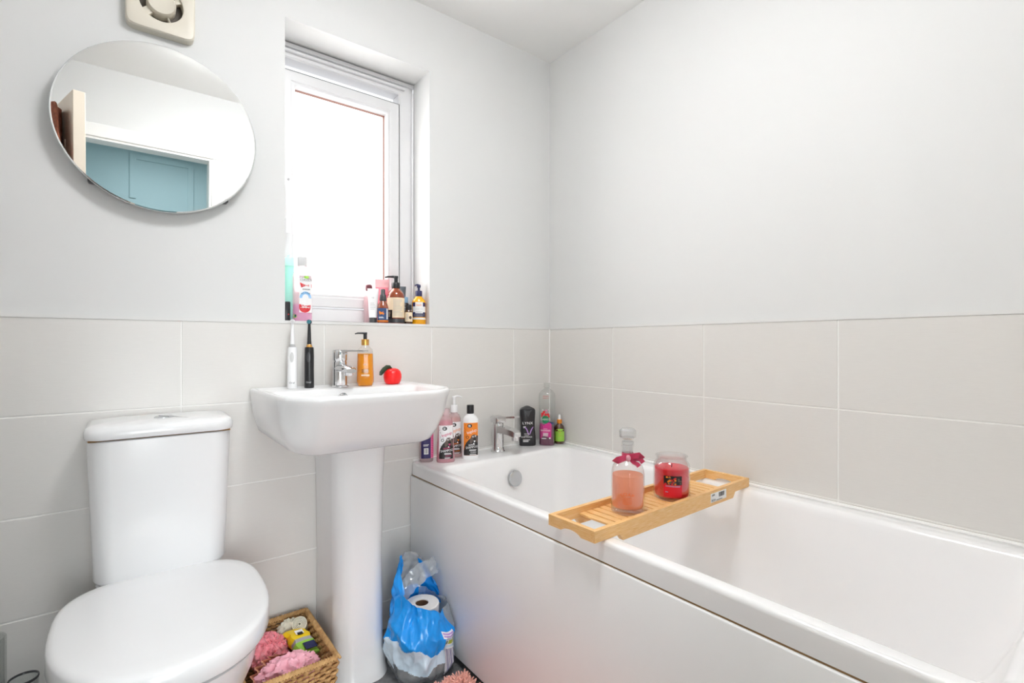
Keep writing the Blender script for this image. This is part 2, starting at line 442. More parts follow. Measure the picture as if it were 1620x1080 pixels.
for x0, x1, z0, z1 in ((-2.20, -2.15, .12, 1.32), (-1.09, -1.04, .12, 1.32), (-2.15, -1.09, .12, .17), (-2.15, -1.09, 1.27, 1.32)): wallbox(b, x0, x1, -3.30, -3.27, z0, z1)
b.build('window_frame', [M['upvc']], w2, smooth=0)
b = B(); wallbox(b, -2.15, -1.09, -3.30, -3.292, .17, 1.27); b.build('added_window_pane', [M['white']], w2, smooth=0)
# door frame and door
b = B()
for x0, x1, z0, z1 in ((DX1 - .03, DX1, 0, DH - .031), (DX0, DX0 + .03, 0, DH - .031), (DX0, DX1, DH - .03, DH)): wallbox(b, x0, x1, -1.905, -1.795, z0, z1)
for x0, x1, z0, z1 in ((DX1 - .018, DX1 + .05, 0, DH - .019), (DX0 - .05, DX0 + .018, 0, DH - .019), (DX0 - .05, DX1 + .05, DH - .018, DH + .05)):
    b.box(((x0 + x1) / 2, YF + .008, (z0 + z1) / 2), (x1 - x0, .016, z1 - z0), .004)
    b.box(((x0 + x1) / 2, -1.908, (z0 + z1) / 2), (x1 - x0, .016, z1 - z0), .004)
df = struct(b.build('trim_5', [M['archpaint']], smooth=0), 'white gloss door frame behind the camera, seen in the mirror', 'door frame')
DR = -R(14)
door = struct(empty('door_1', (DX0 + .04, YF + .02, 0), 'open cream door whose edge shows in the mirror', 'door', rz=DR), 'open cream door whose edge shows in the mirror', 'door')
b = B(); b.box((0, .35, .992), (.04, .70, 1.97), .002)
for z0, z1 in ((.2, .9), (1.05, 1.8)):
    b.box((-.021, .35, (z0 + z1) / 2), (.006, .44, z1 - z0), .003); b.box((.021, .35, (z0 + z1) / 2), (.006, .44, z1 - z0), .003)
b.build('leaf_panel', [M['doorpaint']], door, smooth=0)
b = B(); b.lathe([(.025, 0), (.025, .008)], 20, T=Matrix.Translation((.02, .64, 1.0)) @ Matrix.Rotation(R(90), 4, 'Y'))
b.tube([(.03, .64, 1.0), (.055, .64, 1.0), (.06, .62, 1.0), (.06, .54, 1.0)], .008, 10)
b.build('door_handle', [M['satin']], door)
# towel on the back of the door
b = B(); rings = []
for i in range(15):
    z = 1.925 - i * .065; ring = []
    for k in range(40):
        t = 2 * PI * k / 40; w = .16 + .02 * min(i, 4)
        x = math.cos(t); y = math.sin(t)
        d = 1 + .12 * math.sin(5 * t + i * .15) + .05 * noise.noise(Vector((x * 3, y * 3, z * 4)))
        ring.append((-.065 + x * .038 * d, .46 + y * w * d, z))
    rings.append(ring)
b.loft(rings)
towel = tag(b.build('bath_towel', [M['robe']]), 'brown terry towel hanging on the open door, seen at the mirror edge', 'towel')
towel.location = door.location; towel.rotation_euler = (0, 0, DR)

# ------------------------------------------------------------------ window
win = struct(empty('window_1', (-.875, .15, 1.104), 'white framed frosted window in a deep reveal', 'window'), 'white framed frosted window in a deep reveal', 'window')
win.location = (0, 0, 0)
def rectring(b, x0, x1, z0, z1, prof, mi=0):
    rings = []
    for ins, y in prof: rings.append([(x0 + ins, y, z0 + ins), (x1 - ins, y, z0 + ins), (x1 - ins, y, z1 - ins), (x0 + ins, y, z1 - ins)])
    rings.append(rings[0])
    return b.loft(rings, False, False, mi)
FX0, FX1, FZ0, FZ1 = -1.182, -.618, 1.100, 2.086
b = B(); rectring(b, FX0, FX1, FZ0, FZ1, [(0, .146), (.012, .146), (.014, .142), (.055, .142), (.060, .147), (.060, .20), (0, .20)])
b.box(((WX0 + WX1) / 2 - .01, .137, 2.048), (WX1 - WX0 - .06, .016, .010), .004)
b.box(((WX0 + WX1) / 2, .139, 2.068), (WX1 - WX0 - .004, .012, .016), .004)
b.box((WX1 - .006, .141, 1.58), (.010, .01, .93), .003)
b.build('window_frame', [M['upvc']], win, smooth=0)
SX0, SX1, SZ0, SZ1 = -1.1225, -.6785, 1.1615, 1.9845
b = B(); rectring(b, SX0 + .002, SX1 - .002, SZ0 + .002, SZ1 - .002, [(0, .140), (.003, .136), (.034, .136), (.038, .139), (.046, .139), (.050, .143), (.0535, .157), (0, .157)])
b.build('sash', [M['upvc']], win, smooth=0)
b = B(); wallbox(b, SX0, SX1 + .0015, .1425, .15, SZ1 - .0035, SZ1 + .0015); wallbox(b, SX1 - .0035, SX1 + .0015, .1425, .15, SZ0, SZ1 - .0036); wallbox(b, SX0 - .0015, SX0 + .0035, .1425, .15, SZ0, SZ1 - .0036)
b.build('gasket', [M['gasket']], win, smooth=0)
b = B(); rectring(b, SX0 + .053, SX1 - .053, SZ0 + .053, SZ1 - .053, [(0, .1575), (.0022, .1575), (.0022, .174), (0, .174)])
b.build('spacer_bar', [M['spacer']], win, smooth=0)
b = B(); b.box(((SX0 + SX1) / 2, .178, (SZ0 + SZ1) / 2), (SX1 - SX0 - .108, .006, SZ1 - SZ0 - .108))
b.build('frosted_pane', [M['pane']], win, smooth=0)
b = B(); b.box((-1.103, .130, 1.535), (.026, .012, .15), .004); b.tube([(-1.103, .124, 1.57), (-1.103, .108, 1.56), (-1.103, .104, 1.53), (-1.103, .104, 1.41)], [.008, .009, .009, .007], 12)
b.lathe([(.004, 0), (.004, .004)], 12, 1, T=Matrix.Translation((-1.097, .124, 1.597)) @ Matrix.Rotation(R(90), 4, 'X'))
b.build('window_handle', [M['white'], M['grey']], win)

# ------------------------------------------------------------------ bath
bath = empty('bath', (-.35, -.85, 0), 'white acrylic bath along the tiled right wall', 'bath')
bath.location = (0, 0, 0)
ZB = .592
b = B()
def br(x0, x1, y0, y1, r, z): return rrect(x0, x1, y0, y1, r, z, n=7)
b.loft([br(-.697, -.003, -1.70, -.003, .012, .545), br(-.697, -.003, -1.70, -.003, .012, .548), br(-.697, -.003, -1.70, -.003, .012, .5815), br(-.6965, -.003, -1.6995, -.003, .012, .585), br(-.6945, -.003, -1.6975, -.003, .012, .5890), br(-.6905, -.003, -1.6935, -.003, .012, .5915), br(-.687, -.004, -1.690, -.004, .012, ZB),
        br(-.669, -.049, -1.603, -.142, .05, ZB), br(-.664, -.054, -1.598, -.147, .05, ZB - .001), br(-.658, -.060, -1.590, -.153, .05, ZB - .0045), br(-.654, -.064, -1.58, -.158, .05, ZB - .012), br(-.652, -.067, -1.572, -.160, .052, ZB - .025),
        br(-.640, -.082, -1.54, -.172, .06, .45), br(-.622, -.10, -1.47, -.186, .075, .30), br(-.595, -.125, -1.40, -.21, .09, .22), br(-.54, -.18, -1.33, -.27, .09, .192)], False, True)
# hollow outer shell underside so the rim has a lip
b.build('tub', [M['acrylic']], bath, smooth=50)
b = B(); b.box((-.692, -.852, .283), (.020, 1.694, .515), .004)
b.build('side_panel', [M['panel']], bath, smooth=40)
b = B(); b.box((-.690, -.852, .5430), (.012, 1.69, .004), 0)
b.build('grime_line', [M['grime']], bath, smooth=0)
ocx, ocz = -.338, .505
b = B(); b.lathe([(.020, 0), (.029, .002), (.031, .006), (.031, .012), (.029, .0145), (.024, .0155)], 40, T=Matrix.Translation((ocx, -.166, ocz)) @ Matrix.Rotation(R(84), 4, 'X'))
b.build('overflow_cover', [M['satin']], bath)['label'] = 'round satin chrome overflow cover'

# ------------------------------------------------------------------ taps
def spout_tap(name, loc, label, rz, bath_tap):
    t = empty(name, loc, label, 'tap', rz=rz)
    LR = Matrix.Rotation(R(0 if bath_tap else 27), 4, 'Z')
    b = B()
    if bath_tap:
        b.lathe([(.029, 0), (.029, .004), (.024, .010), (.0225, .02), (.0225, .084)], 28)
        b.lathe([(.0225, .084), (.0225, .112), (.020, .117)], 28)
        secs = []
        for u, z, hw, hh in ((0, .090, .019, .015), (.03, .094, .018, .014), (.08, .091, .017, .012), (.110, .087, .017, .011), (.124, .084, .016, .009)):
            secs.append([(u, hw, z + hh), (u, hw, z - hh), (u, -hw, z - hh), (u, -hw, z + hh)])
        b.loft(secs)
        b.lathe([(.014, .060), (.0145, .068), (.0145, .080)], 20, c=(.110, 0, 0))
        b.build('spout', [M['chrome']], t, smooth=35)
        b = B(); b.box((.0, 0, .130), (.048, .046, .028), .006)
        b.loft([[(x, w, z + .0035), (x, w, z - .0035), (x, -w, z - .0035), (x, -w, z + .0035)] for x, w, z in ((.015, .019, .140), (.06, .016, .146), (.120, .013, .153))])
        b.build('lever', [M['chrome']], t, smooth=35)
    else:
        b.lathe([(.0275, 0), (.0275, .003), (.023, .006), (.0225, .07), (.0225, .082), (.0215, .084)], 32)
        secs = []
        for u, z, hw, hh in ((0, .060, .021, .014), (.03, .063, .021, .0135), (.06, .062, .021, .012), (.088, .058, .019, .010), (.096, .056, .016, .007)):
            secs.append([(u, hw * math.cos(k * PI / 8), z + hh * math.sin(k * PI / 8)) for k in range(16)])
        b.loft(secs)
        b.lathe([(.0115, .040), (.0125, .043), (.0125, .056)], 20, c=(.076, 0, 0))
        b.build('spout', [M['chrome']], t, smooth=35)
        b = B(); b.lathe([(.0215, .084), (.0235, .088), (.0235, .118), (.0215, .121)], 32)
        b.loft([[(x, w, z + h), (x, w, z - h), (x, -w, z - h), (x, -w, z + h)] for x, w, z, h in ((.010, .016, .117, .0035), (.05, .014, .118, .003), (.105, .012, .118, .0022))], T=LR)
        b.build('lever', [M['chrome']], t, smooth=35)
    return t
spout_tap('bath_tap', (-.338, -.060, ZB), 'chrome lever mixer tap on the rim of the bath', R(-88), True)
spout_tap('basin_tap', (-.984, -.066, .890), 'chrome lever mixer tap on the wash basin', R(-88), False)

# ------------------------------------------------------------------ wash basin
CXB = -.978
basin = empty('wash_basin', (CXB, 0, 0), 'white ceramic pedestal wash basin under the window', 'basin')
basin.location = (0, 0, 0)
def bs(hw, yf, yb, rf, rb, z, bow=0, fw=1, dz=0): return rrect(CXB - hw, CXB + hw, yf, yb, rf, z, 8, rb, bow, fw, dz)
b = B()
yb = -.0015
b.loft([bs(.205, -.285, yb, .05, .01, .728, .012, .84, .032), bs(.228, -.316, yb, .06, .01, .729, .012, .84, .032), bs(.238, -.330, yb, .065, .012, .737, .014, .87, .028), bs(.247, -.350, yb, .075, .012, .77, .016, .915, .018),
        bs(.2555, -.376, yb, .085, .012, .82, .018, .935, .006), bs(.2605, -.394, yb, .095, .014, .868, .02, .94), bs(.263, -.401, yb, .098, .015, .884, .02, .945), bs(.262, -.400, yb, .098, .015, .891, .02, .945), bs(.2575, -.396, yb - .004, .095, .014, .8945, .02, .945),
        bs(.249, -.387, yb - .012, .088, .014, .894, .02, .945), bs(.243, -.381, -.020, .084, .014, .890, .02, .945),
        bs(.236, -.376, -.118, .08, .03, .889, .02, .945), bs(.230, -.370, -.124, .08, .03, .884, .018, .945), bs(.212, -.350, -.138, .08, .035, .83, .012, .93), bs(.16, -.30, -.17, .07, .05, .785, .0, .92), bs(.06, -.25, -.20, .02, .02, .775)], True, True)
b.build('bowl', [M['ceramic']], basin, smooth=55)
b = B()
def ps(hw, yf, rf, z): return rrect(-.962 - hw, -.962 + hw, yf, -.004, rf, z, 8, .006, .012)
b.loft([ps(.086, -.235, .055, 0), ps(.083, -.226, .05, .02), ps(.080, -.212, .05, .08), ps(.079, -.206, .05, .35), ps(.082, -.21, .05, .60), ps(.086, -.222, .05, .745)])
b.build('pedestal', [M['ceramic']], basin, smooth=50)
b = B(); b.lathe([(.0135, 0), (.0145, .002), (.0115, .004), (.0095, .0015)], 24, T=Matrix.Translation((CXB - .018, -.1305, .862)) @ Matrix.Rotation(R(80), 4, 'X'))
b.build('overflow_ring', [M['chrome']], basin)
b = B(); b.lathe([(.022, .7755), (.021, .779), (.006, .781)], 24, c=(CXB, -.225, 0))
b.build('waste_plug', [M['chrome']], basin)

# ------------------------------------------------------------------ toilet
TX = -1.466
wc = empty('toilet', (TX, -.3, 0), 'white close-coupled toilet with its lid down', 'toilet')
wc.location = (0, 0, 0)
def egg(hw, y0, y1, z, p=2.3, q=3.2, n=56, shift=.42):
    """Toilet-seat outline: blunt back, elliptical front."""
    ym = y1 + (y0 - y1) * shift; out = []
    for k in range(n):
        t = 2 * PI * k / n; c, s = math.cos(t), math.sin(t)
        if s < 0:
            e = p; y = ym + (ym - y0) * math.copysign(abs(s) ** (2 / e), s)
        else:
            e = q; y = ym + (y1 - ym) * abs(s) ** (2 / e)
        out.append((TX + hw * math.copysign(abs(c) ** (2 / e), c), y, z))
    return out
b = B()
b.loft([egg(.187, -.625, -.150, .405), egg(.196, -.636, -.146, .409), egg(.197, -.638, -.145, .412), egg(.1965, -.637, -.1455, .446), egg(.1945, -.634, -.148, .4505), egg(.190, -.629, -.153, .454), egg(.184, -.621, -.160, .4560), egg(.165, -.595, -.18, .4575), egg(.10, -.50, -.24, .459), egg(.02, -.40, -.33, .4592)])
b.build('lid', [M['ceramic']], wc, smooth=50)
b = B()
b.loft([egg(.185, -.622, -.148, .4015), egg(.190, -.63, -.146, .4005)], True, True)
b.loft([egg(.187, -.622, -.04, .400, q=6), egg(.188, -.620, -.04, .385, q=6), egg(.180, -.600, -.04, .33, q=6), egg(.158, -.53, -.04, .24, q=6), egg(.132, -.44, -.04, .14, q=6), egg(.118, -.40, -.04, .05, q=6), egg(.120, -.405, -.04, 0, q=6)])
b.loft([rrect(TX - .13, TX + .13, -.165, -.02, .03, z, 6) for z in (.39, .4445)])
b.build('bowl', [M['ceramic']], wc, smooth=50)
CT = TX + .004
def cs(hw, yf, z, r=.045, bow=.012): return rrect(CT - hw, CT + hw, yf, -.006, r, z, 8, .012, bow)
b = B()
b.loft([cs(.128, -.150, .446), cs(.136, -.160, .447), cs(.140, -.165, .456), cs(.144, -.167, .56), cs(.149, -.168, .70), cs(.1525, -.169, .795), cs(.150, -.166, .7965)])
b.build('cistern', [M['ceramic']], wc, smooth=50)
b = B()
b.loft([cs(.150, -.166, .7995, .035), cs(.155, -.173, .801, .035), cs(.157, -.175, .807, .035), cs(.157, -.175, .818, .035), cs(.154, -.171, .828, .035), cs(.144, -.160, .8335, .035), cs(.10, -.12, .836), cs(.02, -.09, .8365)])
b.build('cistern_lid', [M['ceramic']], wc, smooth=50)
b = B(); b.box((CT, -.088, .798), (.296, .146, .004), 0)
b.build('seam_line', [M['grime']], wc, smooth=0)
b = B(); b.lathe([(.022, .8345), (.022, .8380), (.020, .8390)], 32, c=(-1.459, -.092, 0)); b.box((-1.459, -.092, .8392), (.0015, .04, .0008), 0, 1, T=Matrix.Translation((-1.459, -.092, 0)) @ Matrix.Rotation(R(30), 4, 'Z') @ Matrix.Translation((1.459, .092, 0)))
b.build('flush_button', [M['satin'], M['darkgrey']], wc)['label'] = 'round chrome dual flush button'

# ------------------------------------------------------------------ mirror and fan
mir = empty('mirror', (-1.458, -.035, 1.618), 'frameless round mirror on the white wall above the toilet', 'mirror')
mir.rotation_euler = (R(2.4), 0, 0); mir.scale = (1, 1, .974)
b = B(); RM = .231
b.lathe([(RM - .004, -.006), (RM - .001, -.005), (RM, 0), (RM - .0015, .0032)], 96, 1, T=Matrix.Rotation(R(90), 4, 'X'), cap0=True, cap1=False)
b.lathe([(RM - .0015, .0032), (RM - .0045, .0040)], 96, 0, T=Matrix.Rotation(R(90), 4, 'X'), cap0=False, cap1=True)
b.build('mirror_glass', [M['mirror'], M['mirroredge']], mir, smooth=4)
for sx in (-1, 1):
    for sz in (-1, 1):
        B().box((sx * .148, .022, sz * .165), (.022, .034 - .006 * (sz > 0), .020), .003).build('wall_bracket', [M['darkgrey']], mir)
fan = empty('extractor_fan', (-1.461, 0, 1.97), 'square cream extractor fan high on the wall above the mirror', 'extractor fan')
b = B(); q = .079; zc = 0.0
# plate with a round hole: ring loft from the rounded square to the circle
def sq(h, y, n=64, e=9): 
    out = []
    for k in range(n):
        t = 2 * PI * k / n; c, s = math.cos(t), math.sin(t)
        out.append((h * math.copysign(abs(c) ** (2 / e), c), y, h * math.copysign(abs(s) ** (2 / e), s)))
    return out
def cir(r, y, n=64): return [(r * math.cos(2 * PI * k / n), y, r * math.sin(2 * PI * k / n)) for k in range(n)]
b.loft([sq(q, .008), sq(q, -.018), sq(q - .003, -.022), cir(.055, -.026), cir(.051, -.025), cir(.050, -.018), cir(.050, .004)], False, False)
b.build('cover', [M['fan']], fan, smooth=35)
b = B(); b.loft([cir(.051, .0045), cir(.051, .007)]); b.build('duct', [M['fanhole']], fan)
b = B(); b.loft([cir(.034, .005), cir(.034, -.026), cir(.031, -.031), cir(.028, -.030), cir(.004, -.029)], True, True)
for ang, w_, l_ in ((222, .020, .020), (296, .003, .018), (30, .012, .018), (130, .012, .018)):
    t = R(ang); b.box((0, 0, 0), (l_, .016, w_), .0012, T=Matrix.Translation((.042 * math.cos(t), -.010, .042 * math.sin(t))) @ Matrix.Rotation(-t, 4, 'Y'))
b.build('motor_hub', [M['fan']], fan, smooth=40)

# ------------------------------------------------------------------ basin clutter
def brush(name, x, y, label, cols, tilt=0, rz=0):
    t = empty(name, (x, y, .890), label, 'toothbrush', rz=rz)
    t.rotation_euler = (tilt, 0, rz)
    hm, nm, bm_, tm = cols[:4]
    b = B(); b.lathe([(.0135, 0), (.0145, .002), (.0145, .012), (.0140, .06), (.0142, .10), (.0135, .125), (.0125, .130)], 28)
    bd = Body([(0, .0145, .0145, 2), (.06, .0140, .0140, 2), (.10, .0142, .0142, 2), (.13, .0125, .0125, 2)])
    b.add(*(([bd.front(p[0] * .006, .016 + p[1] * .006, .0004) for p in text2d('Oral')[0]]), text2d('Oral')[1]), 1)
    b.build('handle', [hm, tm], t)
    b = B(); bd.disc(b, 0, .098, .0055, .016, 0, .0008, n=24); b.build('power_button', [bm_], t)
    b = B(); b.lathe([(.0095, .130), (.0080, .137), (.0072, .1385)], 20, 1); b.lathe([(.0070, .139), (.0062, .15), (.0048, .19), (.0042, .204)], 18, 0)
    b.lathe([(.0075, 0), (.0078, .004), (.0070, .007)], 20, 0, T=Matrix.Translation((0, .004, .211)) @ Matrix.Rotation(R(90), 4, 'X'))
    b.build('brush_neck', [nm, cols[4]], t)
    b = B()
    for i in range(26):
        a = i * 2.4; r = .0062 * math.sqrt((i + .5) / 26)
        b.tube([(r * math.cos(a), -.003, .211 + r * math.sin(a)), (r * math.cos(a), -.011, .211 + r * math.sin(a))], .0009, 5)
    b.build('bristles', [cols[5]], t)
    return t
tealb = mat('teal_bristles', hexc('#4fa3b5'), .5)
brush('electric_toothbrush', -1.075, -.045, 'black electric toothbrush standing beside the basin tap', (M['black'], M['black'], M['darkgrey'], M['lightgrey'], M['gold'], tealb), 0, R(-25))
brush('electric_toothbrush', -1.125, -.040, 'white electric toothbrush standing at the left end of the basin', (M['white'], M['white'], M['lightgrey'], M['darkgrey'], M['grey'], M['white']), R(-1.5), R(-20))

# amber hand soap
t = empty('soap_dispenser', (-.905, -.082, .890), 'amber liquid soap bottle with black pump and gold collar', 'soap dispenser', rz=R(-20))
sb = Body([(0, .021, .017, 3), (.004, .026, .020, 3), (.018, .0285, .021, 3), (.06, .027, .020, 3), (.105, .026, .0195, 3), (.122, .024, .018, 2.6), (.131, .014, .013, 2.2), (.136, .011, .011, 2)])
b = B(); sb.shell(b); b.build('bottle', [M['clear']], t)
b = B(); sb.inner(b, .002, .108, .95); b.build('liquid', [M['amberliq']], t)
b = B()
sb.text(b, 'OUDH TO LAB', 0, .103, .0034, 0, sx=.9); sb.text(b, 'SOHO', 0, .097, .0032, 0)
sb.lines(b, -.012, .012, .046, .058, 4, 0, jit=.2, fill=.45); sb.patch(b, -.013, .013, .034, .039, 1)
sb.text(b, 'K', 0, .084, .007, 1); sb.lines(b, -.007, .007, .070, .075, 2, 0)
b.build('print', [M['ambdark'], M['cream']], t)
b = B(); b.lathe([(.0125, .136), (.0125, .155), (.0115, .156)], 24); b.build('collar', [M['gold']], t)
b = B(); b.lathe([(.0060, .156), (.0060, .172), (.0065, .1725), (.0065, .1765), (.005, .178)], 18)
b.tube([(.006, 0, .1755), (-.008, 0, .1765), (-.024, -.002, .1765), (-.033, -.004, .174)], [.0045, .0035, .003, .002], 10); b.build('pump', [M['black']], t)

# apple
t = empty('apple_ornament', (-.800, -.066, .890), 'glossy red apple-shaped ornament with a dark green leaf on the basin', 'ornament', rz=R(-30))
b = B(); b.lathe([(.018, 0), (.0235, .002), (.0285, .011), (.0310, .023), (.0305, .034), (.0265, .045), (.0195, .052), (.011, .055), (.005, .0545), (.001, .052)], 36); b.build('fruit', [M['red']], t)
b = B(); pts = [(0, -.002, .052), (-.007, -.006, .060), (-.017, -.012, .060), (-.027, -.018, .052), (-.035, -.022, .041), (-.039, -.024, .032)]; wd = [.003, .006, .008, .0085, .008, .004]
rings = []
for p, w in zip(pts, wd):
    c0 = Vector((0, 0, .022)); rad = (Vector((-math.hypot(p[0], p[1]), 0, p[2])) - c0).normalized(); hd = Vector((p[0], p[1], 0)).normalized() if abs(p[0]) > 0 else Vector((-1, 0, 0))
    u_ = -hd * rad.x * 1.0; u_ = Vector((u_.x * -1 if u_.dot(hd) < 0 else u_.x, u_.y, rad.z)).normalized(); nn = Vector((hd.y, -hd.x, 0))
    rings.append([Vector(p) + u_ * w * math.cos(k * PI / 4) + nn * .0022 * math.sin(k * PI / 4) for k in range(8)])
b.loft(rings); b.build('leaf', [M['leaf']], t)

# ------------------------------------------------------------------ bath-rim bottles
AF = R(-32)     # bottles face the room
def screwcap(b, z, r, h, mi=0): b.lathe([(r * .97, z), (r, z + .001), (r, z + h * .93), (r * .92, z + h)], 24, mi)
# A: hidden lilac bottle with barcode
t = empty('shampoo_bottle', (-.650, -.034, ZB), 'purple and pink bottle with a barcode, half hidden behind the basin', 'bottle', rz=R(-14))
bd = Body([(0, .022, .018, 2.6), (.004, .025, .020, 2.6), (.12, .025, .020, 2.6), (.135, .014, .014, 2), (.145, .012, .012, 2)])
b = B(); bd.shell(b); b.build('bottle', [M['clearpink']], t)
b = B(); bd.patch(b, -.023, .011, .014, .115, 0); bd.patch(b, .0115, .0245, .014, .115, 1); bd.patch(b, -.014, .002, .030, .052, 2, .0006)
for i in range(9): bd.patch(b, -.0125 + i * .0015, -.0125 + i * .0015 + random.choice((.0005, .0009)), .033, .050, 3, .0008, n=1, nz=1)
bd.lines(b, -.016, .004, .06, .068, 2, 2); bd.lines(b, .013, .021, .02, .11, 14, 4, fill=.4)
b.build('wraparound_label', [M['purple'], M['pink'], M['whitepaper'], M['black'], M['hotpink']], t)
b = B(); screwcap(b, .145, .013, .02); b.build('cap', [M['white']], t)

def dogbottle(x, y, label, liquid, print_bg, accent, pumpcap, rz, rx=.0315, glassy=True):
    t = empty('pet_shampoo_bottle', (x, y, ZB), label, 'bottle', 'pet shampoo bottles on the bath rim', rz=rz)
    bd = Body([(0, rx * .95, rx * .66, 2.6), (.004, rx, rx * .72, 2.6), (.10, rx * (.86 if glassy else .98), rx * .68, 2.5), (.150, rx * (.78 if glassy else .93), rx * .60, 2.4), (.162, rx * .66, rx * .52, 2.2), (.168, rx * .42, rx * .40, 2), (.175, rx * .38, rx * .38, 2)])
    b = B(); bd.shell(b); b.build('bottle', [M['clearpink'] if glassy else M['white']], t)
    if glassy:
        b = B(); bd.inner(b, .003, .150, .95); b.build('liquid', [liquid], t)
    b = B(); w = rx * (.74 if glassy else .84)
    bd.patch(b, -w, w, .014, .137, 0, .0004, n=20, nz=10)
    n = 14; edge = [(-w + 2 * w * k / n, .030 + .058 * (1 - ((k / n) - 1) ** 2) ** .5 if k else .030) for k in range(n + 1)]
    # dark curve rising to the right
    for k in range(n):
        (x0, z0), (x1, z1) = edge[k], edge[k + 1]
        bd.poly(b, [(x0, .0145), (x1, .0145), (x1, z1), (x0, z0)], 1, .0007)
    for i in range(34):       # confetti marks
        a = random.uniform(-w * .92, w * .8); z = random.uniform(.05, .134); lim = .030 + .058 * (1 - (((a + w) / (2 * w)) - 1) ** 2) ** .5
        if z > lim + .006 and not (-.018 < a < w and .095 < z < .131):
            bd.disc(b, a, z, .0014, .0007, 1, .0008, n=8, rot=random.uniform(0, 3))
    bd.disc(b, -w * .18, .126, .0085, .0075, 1, .0009); bd.lines(b, -w * .18 - .005, -w * .18 + .004, .122, .131, 3, 4, .0012)
    bd.text(b, 'bugalugs', w * .16, .101, .0105, 2, .0013, rot=R(17), sx=.78)
    bd.disc(b, -w * .5, .083, .0055, .0055, 1, .0009); bd.disc(b, -w * .5, .083, .0035, .0035, 0, .0012)
    # plain dog head shape with two eyes, tongue and tag
    bd.disc(b, w * .42, .080, .0115, .013, 3, .0010); bd.disc(b, w * .05, .072, .006, .013, 3, .0011, rot=R(-12)); bd.disc(b, w * .78, .074, .0045, .013, 3, .0011, rot=R(12))
    bd.disc(b, w * .26, .085, .0028, .0028, 4, .0013, n=10); bd.disc(b, w * .60, .087, .0028, .0028, 4, .0013, n=10); bd.disc(b, w * .27, .085, .0012, .0012, 1, .0015, n=8); bd.disc(b, w * .61, .087, .0012, .0012, 1, .0015, n=8)
    bd.disc(b, w * .48, .075, .0055, .005, 1, .0014, n=12); bd.disc(b, w * .48, .068, .003, .005, 2, .0013, n=10); bd.disc(b, w * .36, .058, .0025, .003, 4, .0012, n=8)
    bd.text(b, 'BERRY', w * .12, .051, .0062, 2, .0013, rot=R(6)); bd.text(b, 'SHAMPOO', w * .12, .041, .0088, 4, .0013, rot=R(6), sx=.78)
    bd.lines(b, -w * .25, w * .80, .031, .038, 2, 4, .0012, jit=.15); bd.text(b, 'CLEAN', w * .3, .0235, .005, 2, .0012); bd.lines(b, -w * .2, w * .8, .016, .021, 2, 4, .0012)
    b.build('front_label', [print_bg, M['blackprint'], accent, M['brownfur'], M['white']], t, smooth=0)
    b = B()
    if pumpcap == 'disc':
        b.lathe([(.0145, .171), (.0150, .172), (.0150, .195), (.0135, .197)], 24); b.build('cap', [M['clearpink']], t)
    elif pumpcap == 'pump':
        pump(b, .173, .0135, .028, .022, .012, .032, 0, 0, ang=PI + R(10), r_stem=.005, r_head=.008); b.build('pump', [M['white']], t)
    else:
        b.lathe([(.0130, .171), (.0138, .172), (.0138, .202), (.0125, .204)], 28); b.build('cap', [M['black']], t)
    return t
dogbottle(-.596, -.082, 'pink pet shampoo bottle with black and white label, in front of its row', M['pinkliq'], M['white'], M['hotpink'], 'disc', R(-26), rx=.034)
dogbottle(-.5275, -.030, 'peach pet shampoo bottle with a white pump, standing behind the pink one', M['peachliq'], M['white'], M["orange"], 'pump', R(-20))
dogbottle(-.490, -.088, 'white pet shampoo bottle with orange label and black cap', None, M['orange'], M['white'], 'flip', R(-26), rx=.0318, glassy=False)

# LYNX
t = empty('shower_gel_bottle', (-.165, -.040, ZB), 'black waisted shower gel bottle with lilac print, next to the bath tap', 'bottle', rz=R(-30))
bd = Body([(0, .034, .017, 3), (.003, .036, .019, 3), (.025, .0355, .019, 3), (.075, .0305, .0185, 3), (.11, .0315, .0185, 3), (.140, .034, .018, 3), (.152, .0335, .017, 3), (.158, .030, .015, 3)])
b = B(); bd.shell(b); b.build('bottle', [M['blackbottle']], t)
b = B(); b.loft([[(-.030, -.013, .1575), (.030, -.013, .1575), (.030, .013, .1575), (-.030, .013, .1575)], [(-.027, -.013, .160), (.027, -.013, .160), (.027, .013, .160), (-.027, .013, .160)], [(-.006, -.011, .170), (.006, -.011, .170), (.006, .011, .170), (-.006, .011, .170)]])
bd.poly(b, [(-.018, .154), (0, .124), (.018, .154)], 0, .0008)
b.build('cap', [M['darkgrey']], t, smooth=20)
b = B(); bd.text(b, 'LYNX', -.002, .093, .0115, 0, sx=1.1); bd.lines(b, -.021, -.006, .078, .087, 2, 0)
for s in (-1, 1):
    for k in range(5): bd.disc(b, .004 + s * (.006 + k * .0018), .062 + k * .004 - abs(k - 2) * .001, .0022, .013 - k * .0012, 1, .0006 + k * .0001, rot=R(-s * (20 + 4 * k)), n=14)
for k, (z, h) in enumerate(((.050, .005), (.043, .005), (.036, .0065))): bd.text(b, ('EXCITE', 'COCO', 'BODYWASH')[k], -.006, z, h, 0, .0012, sx=.9)
bd.lines(b, -.022, .010, .018, .030, 3, 0)
b.build('print', [M['white'], M['lilac']], t, smooth=0)

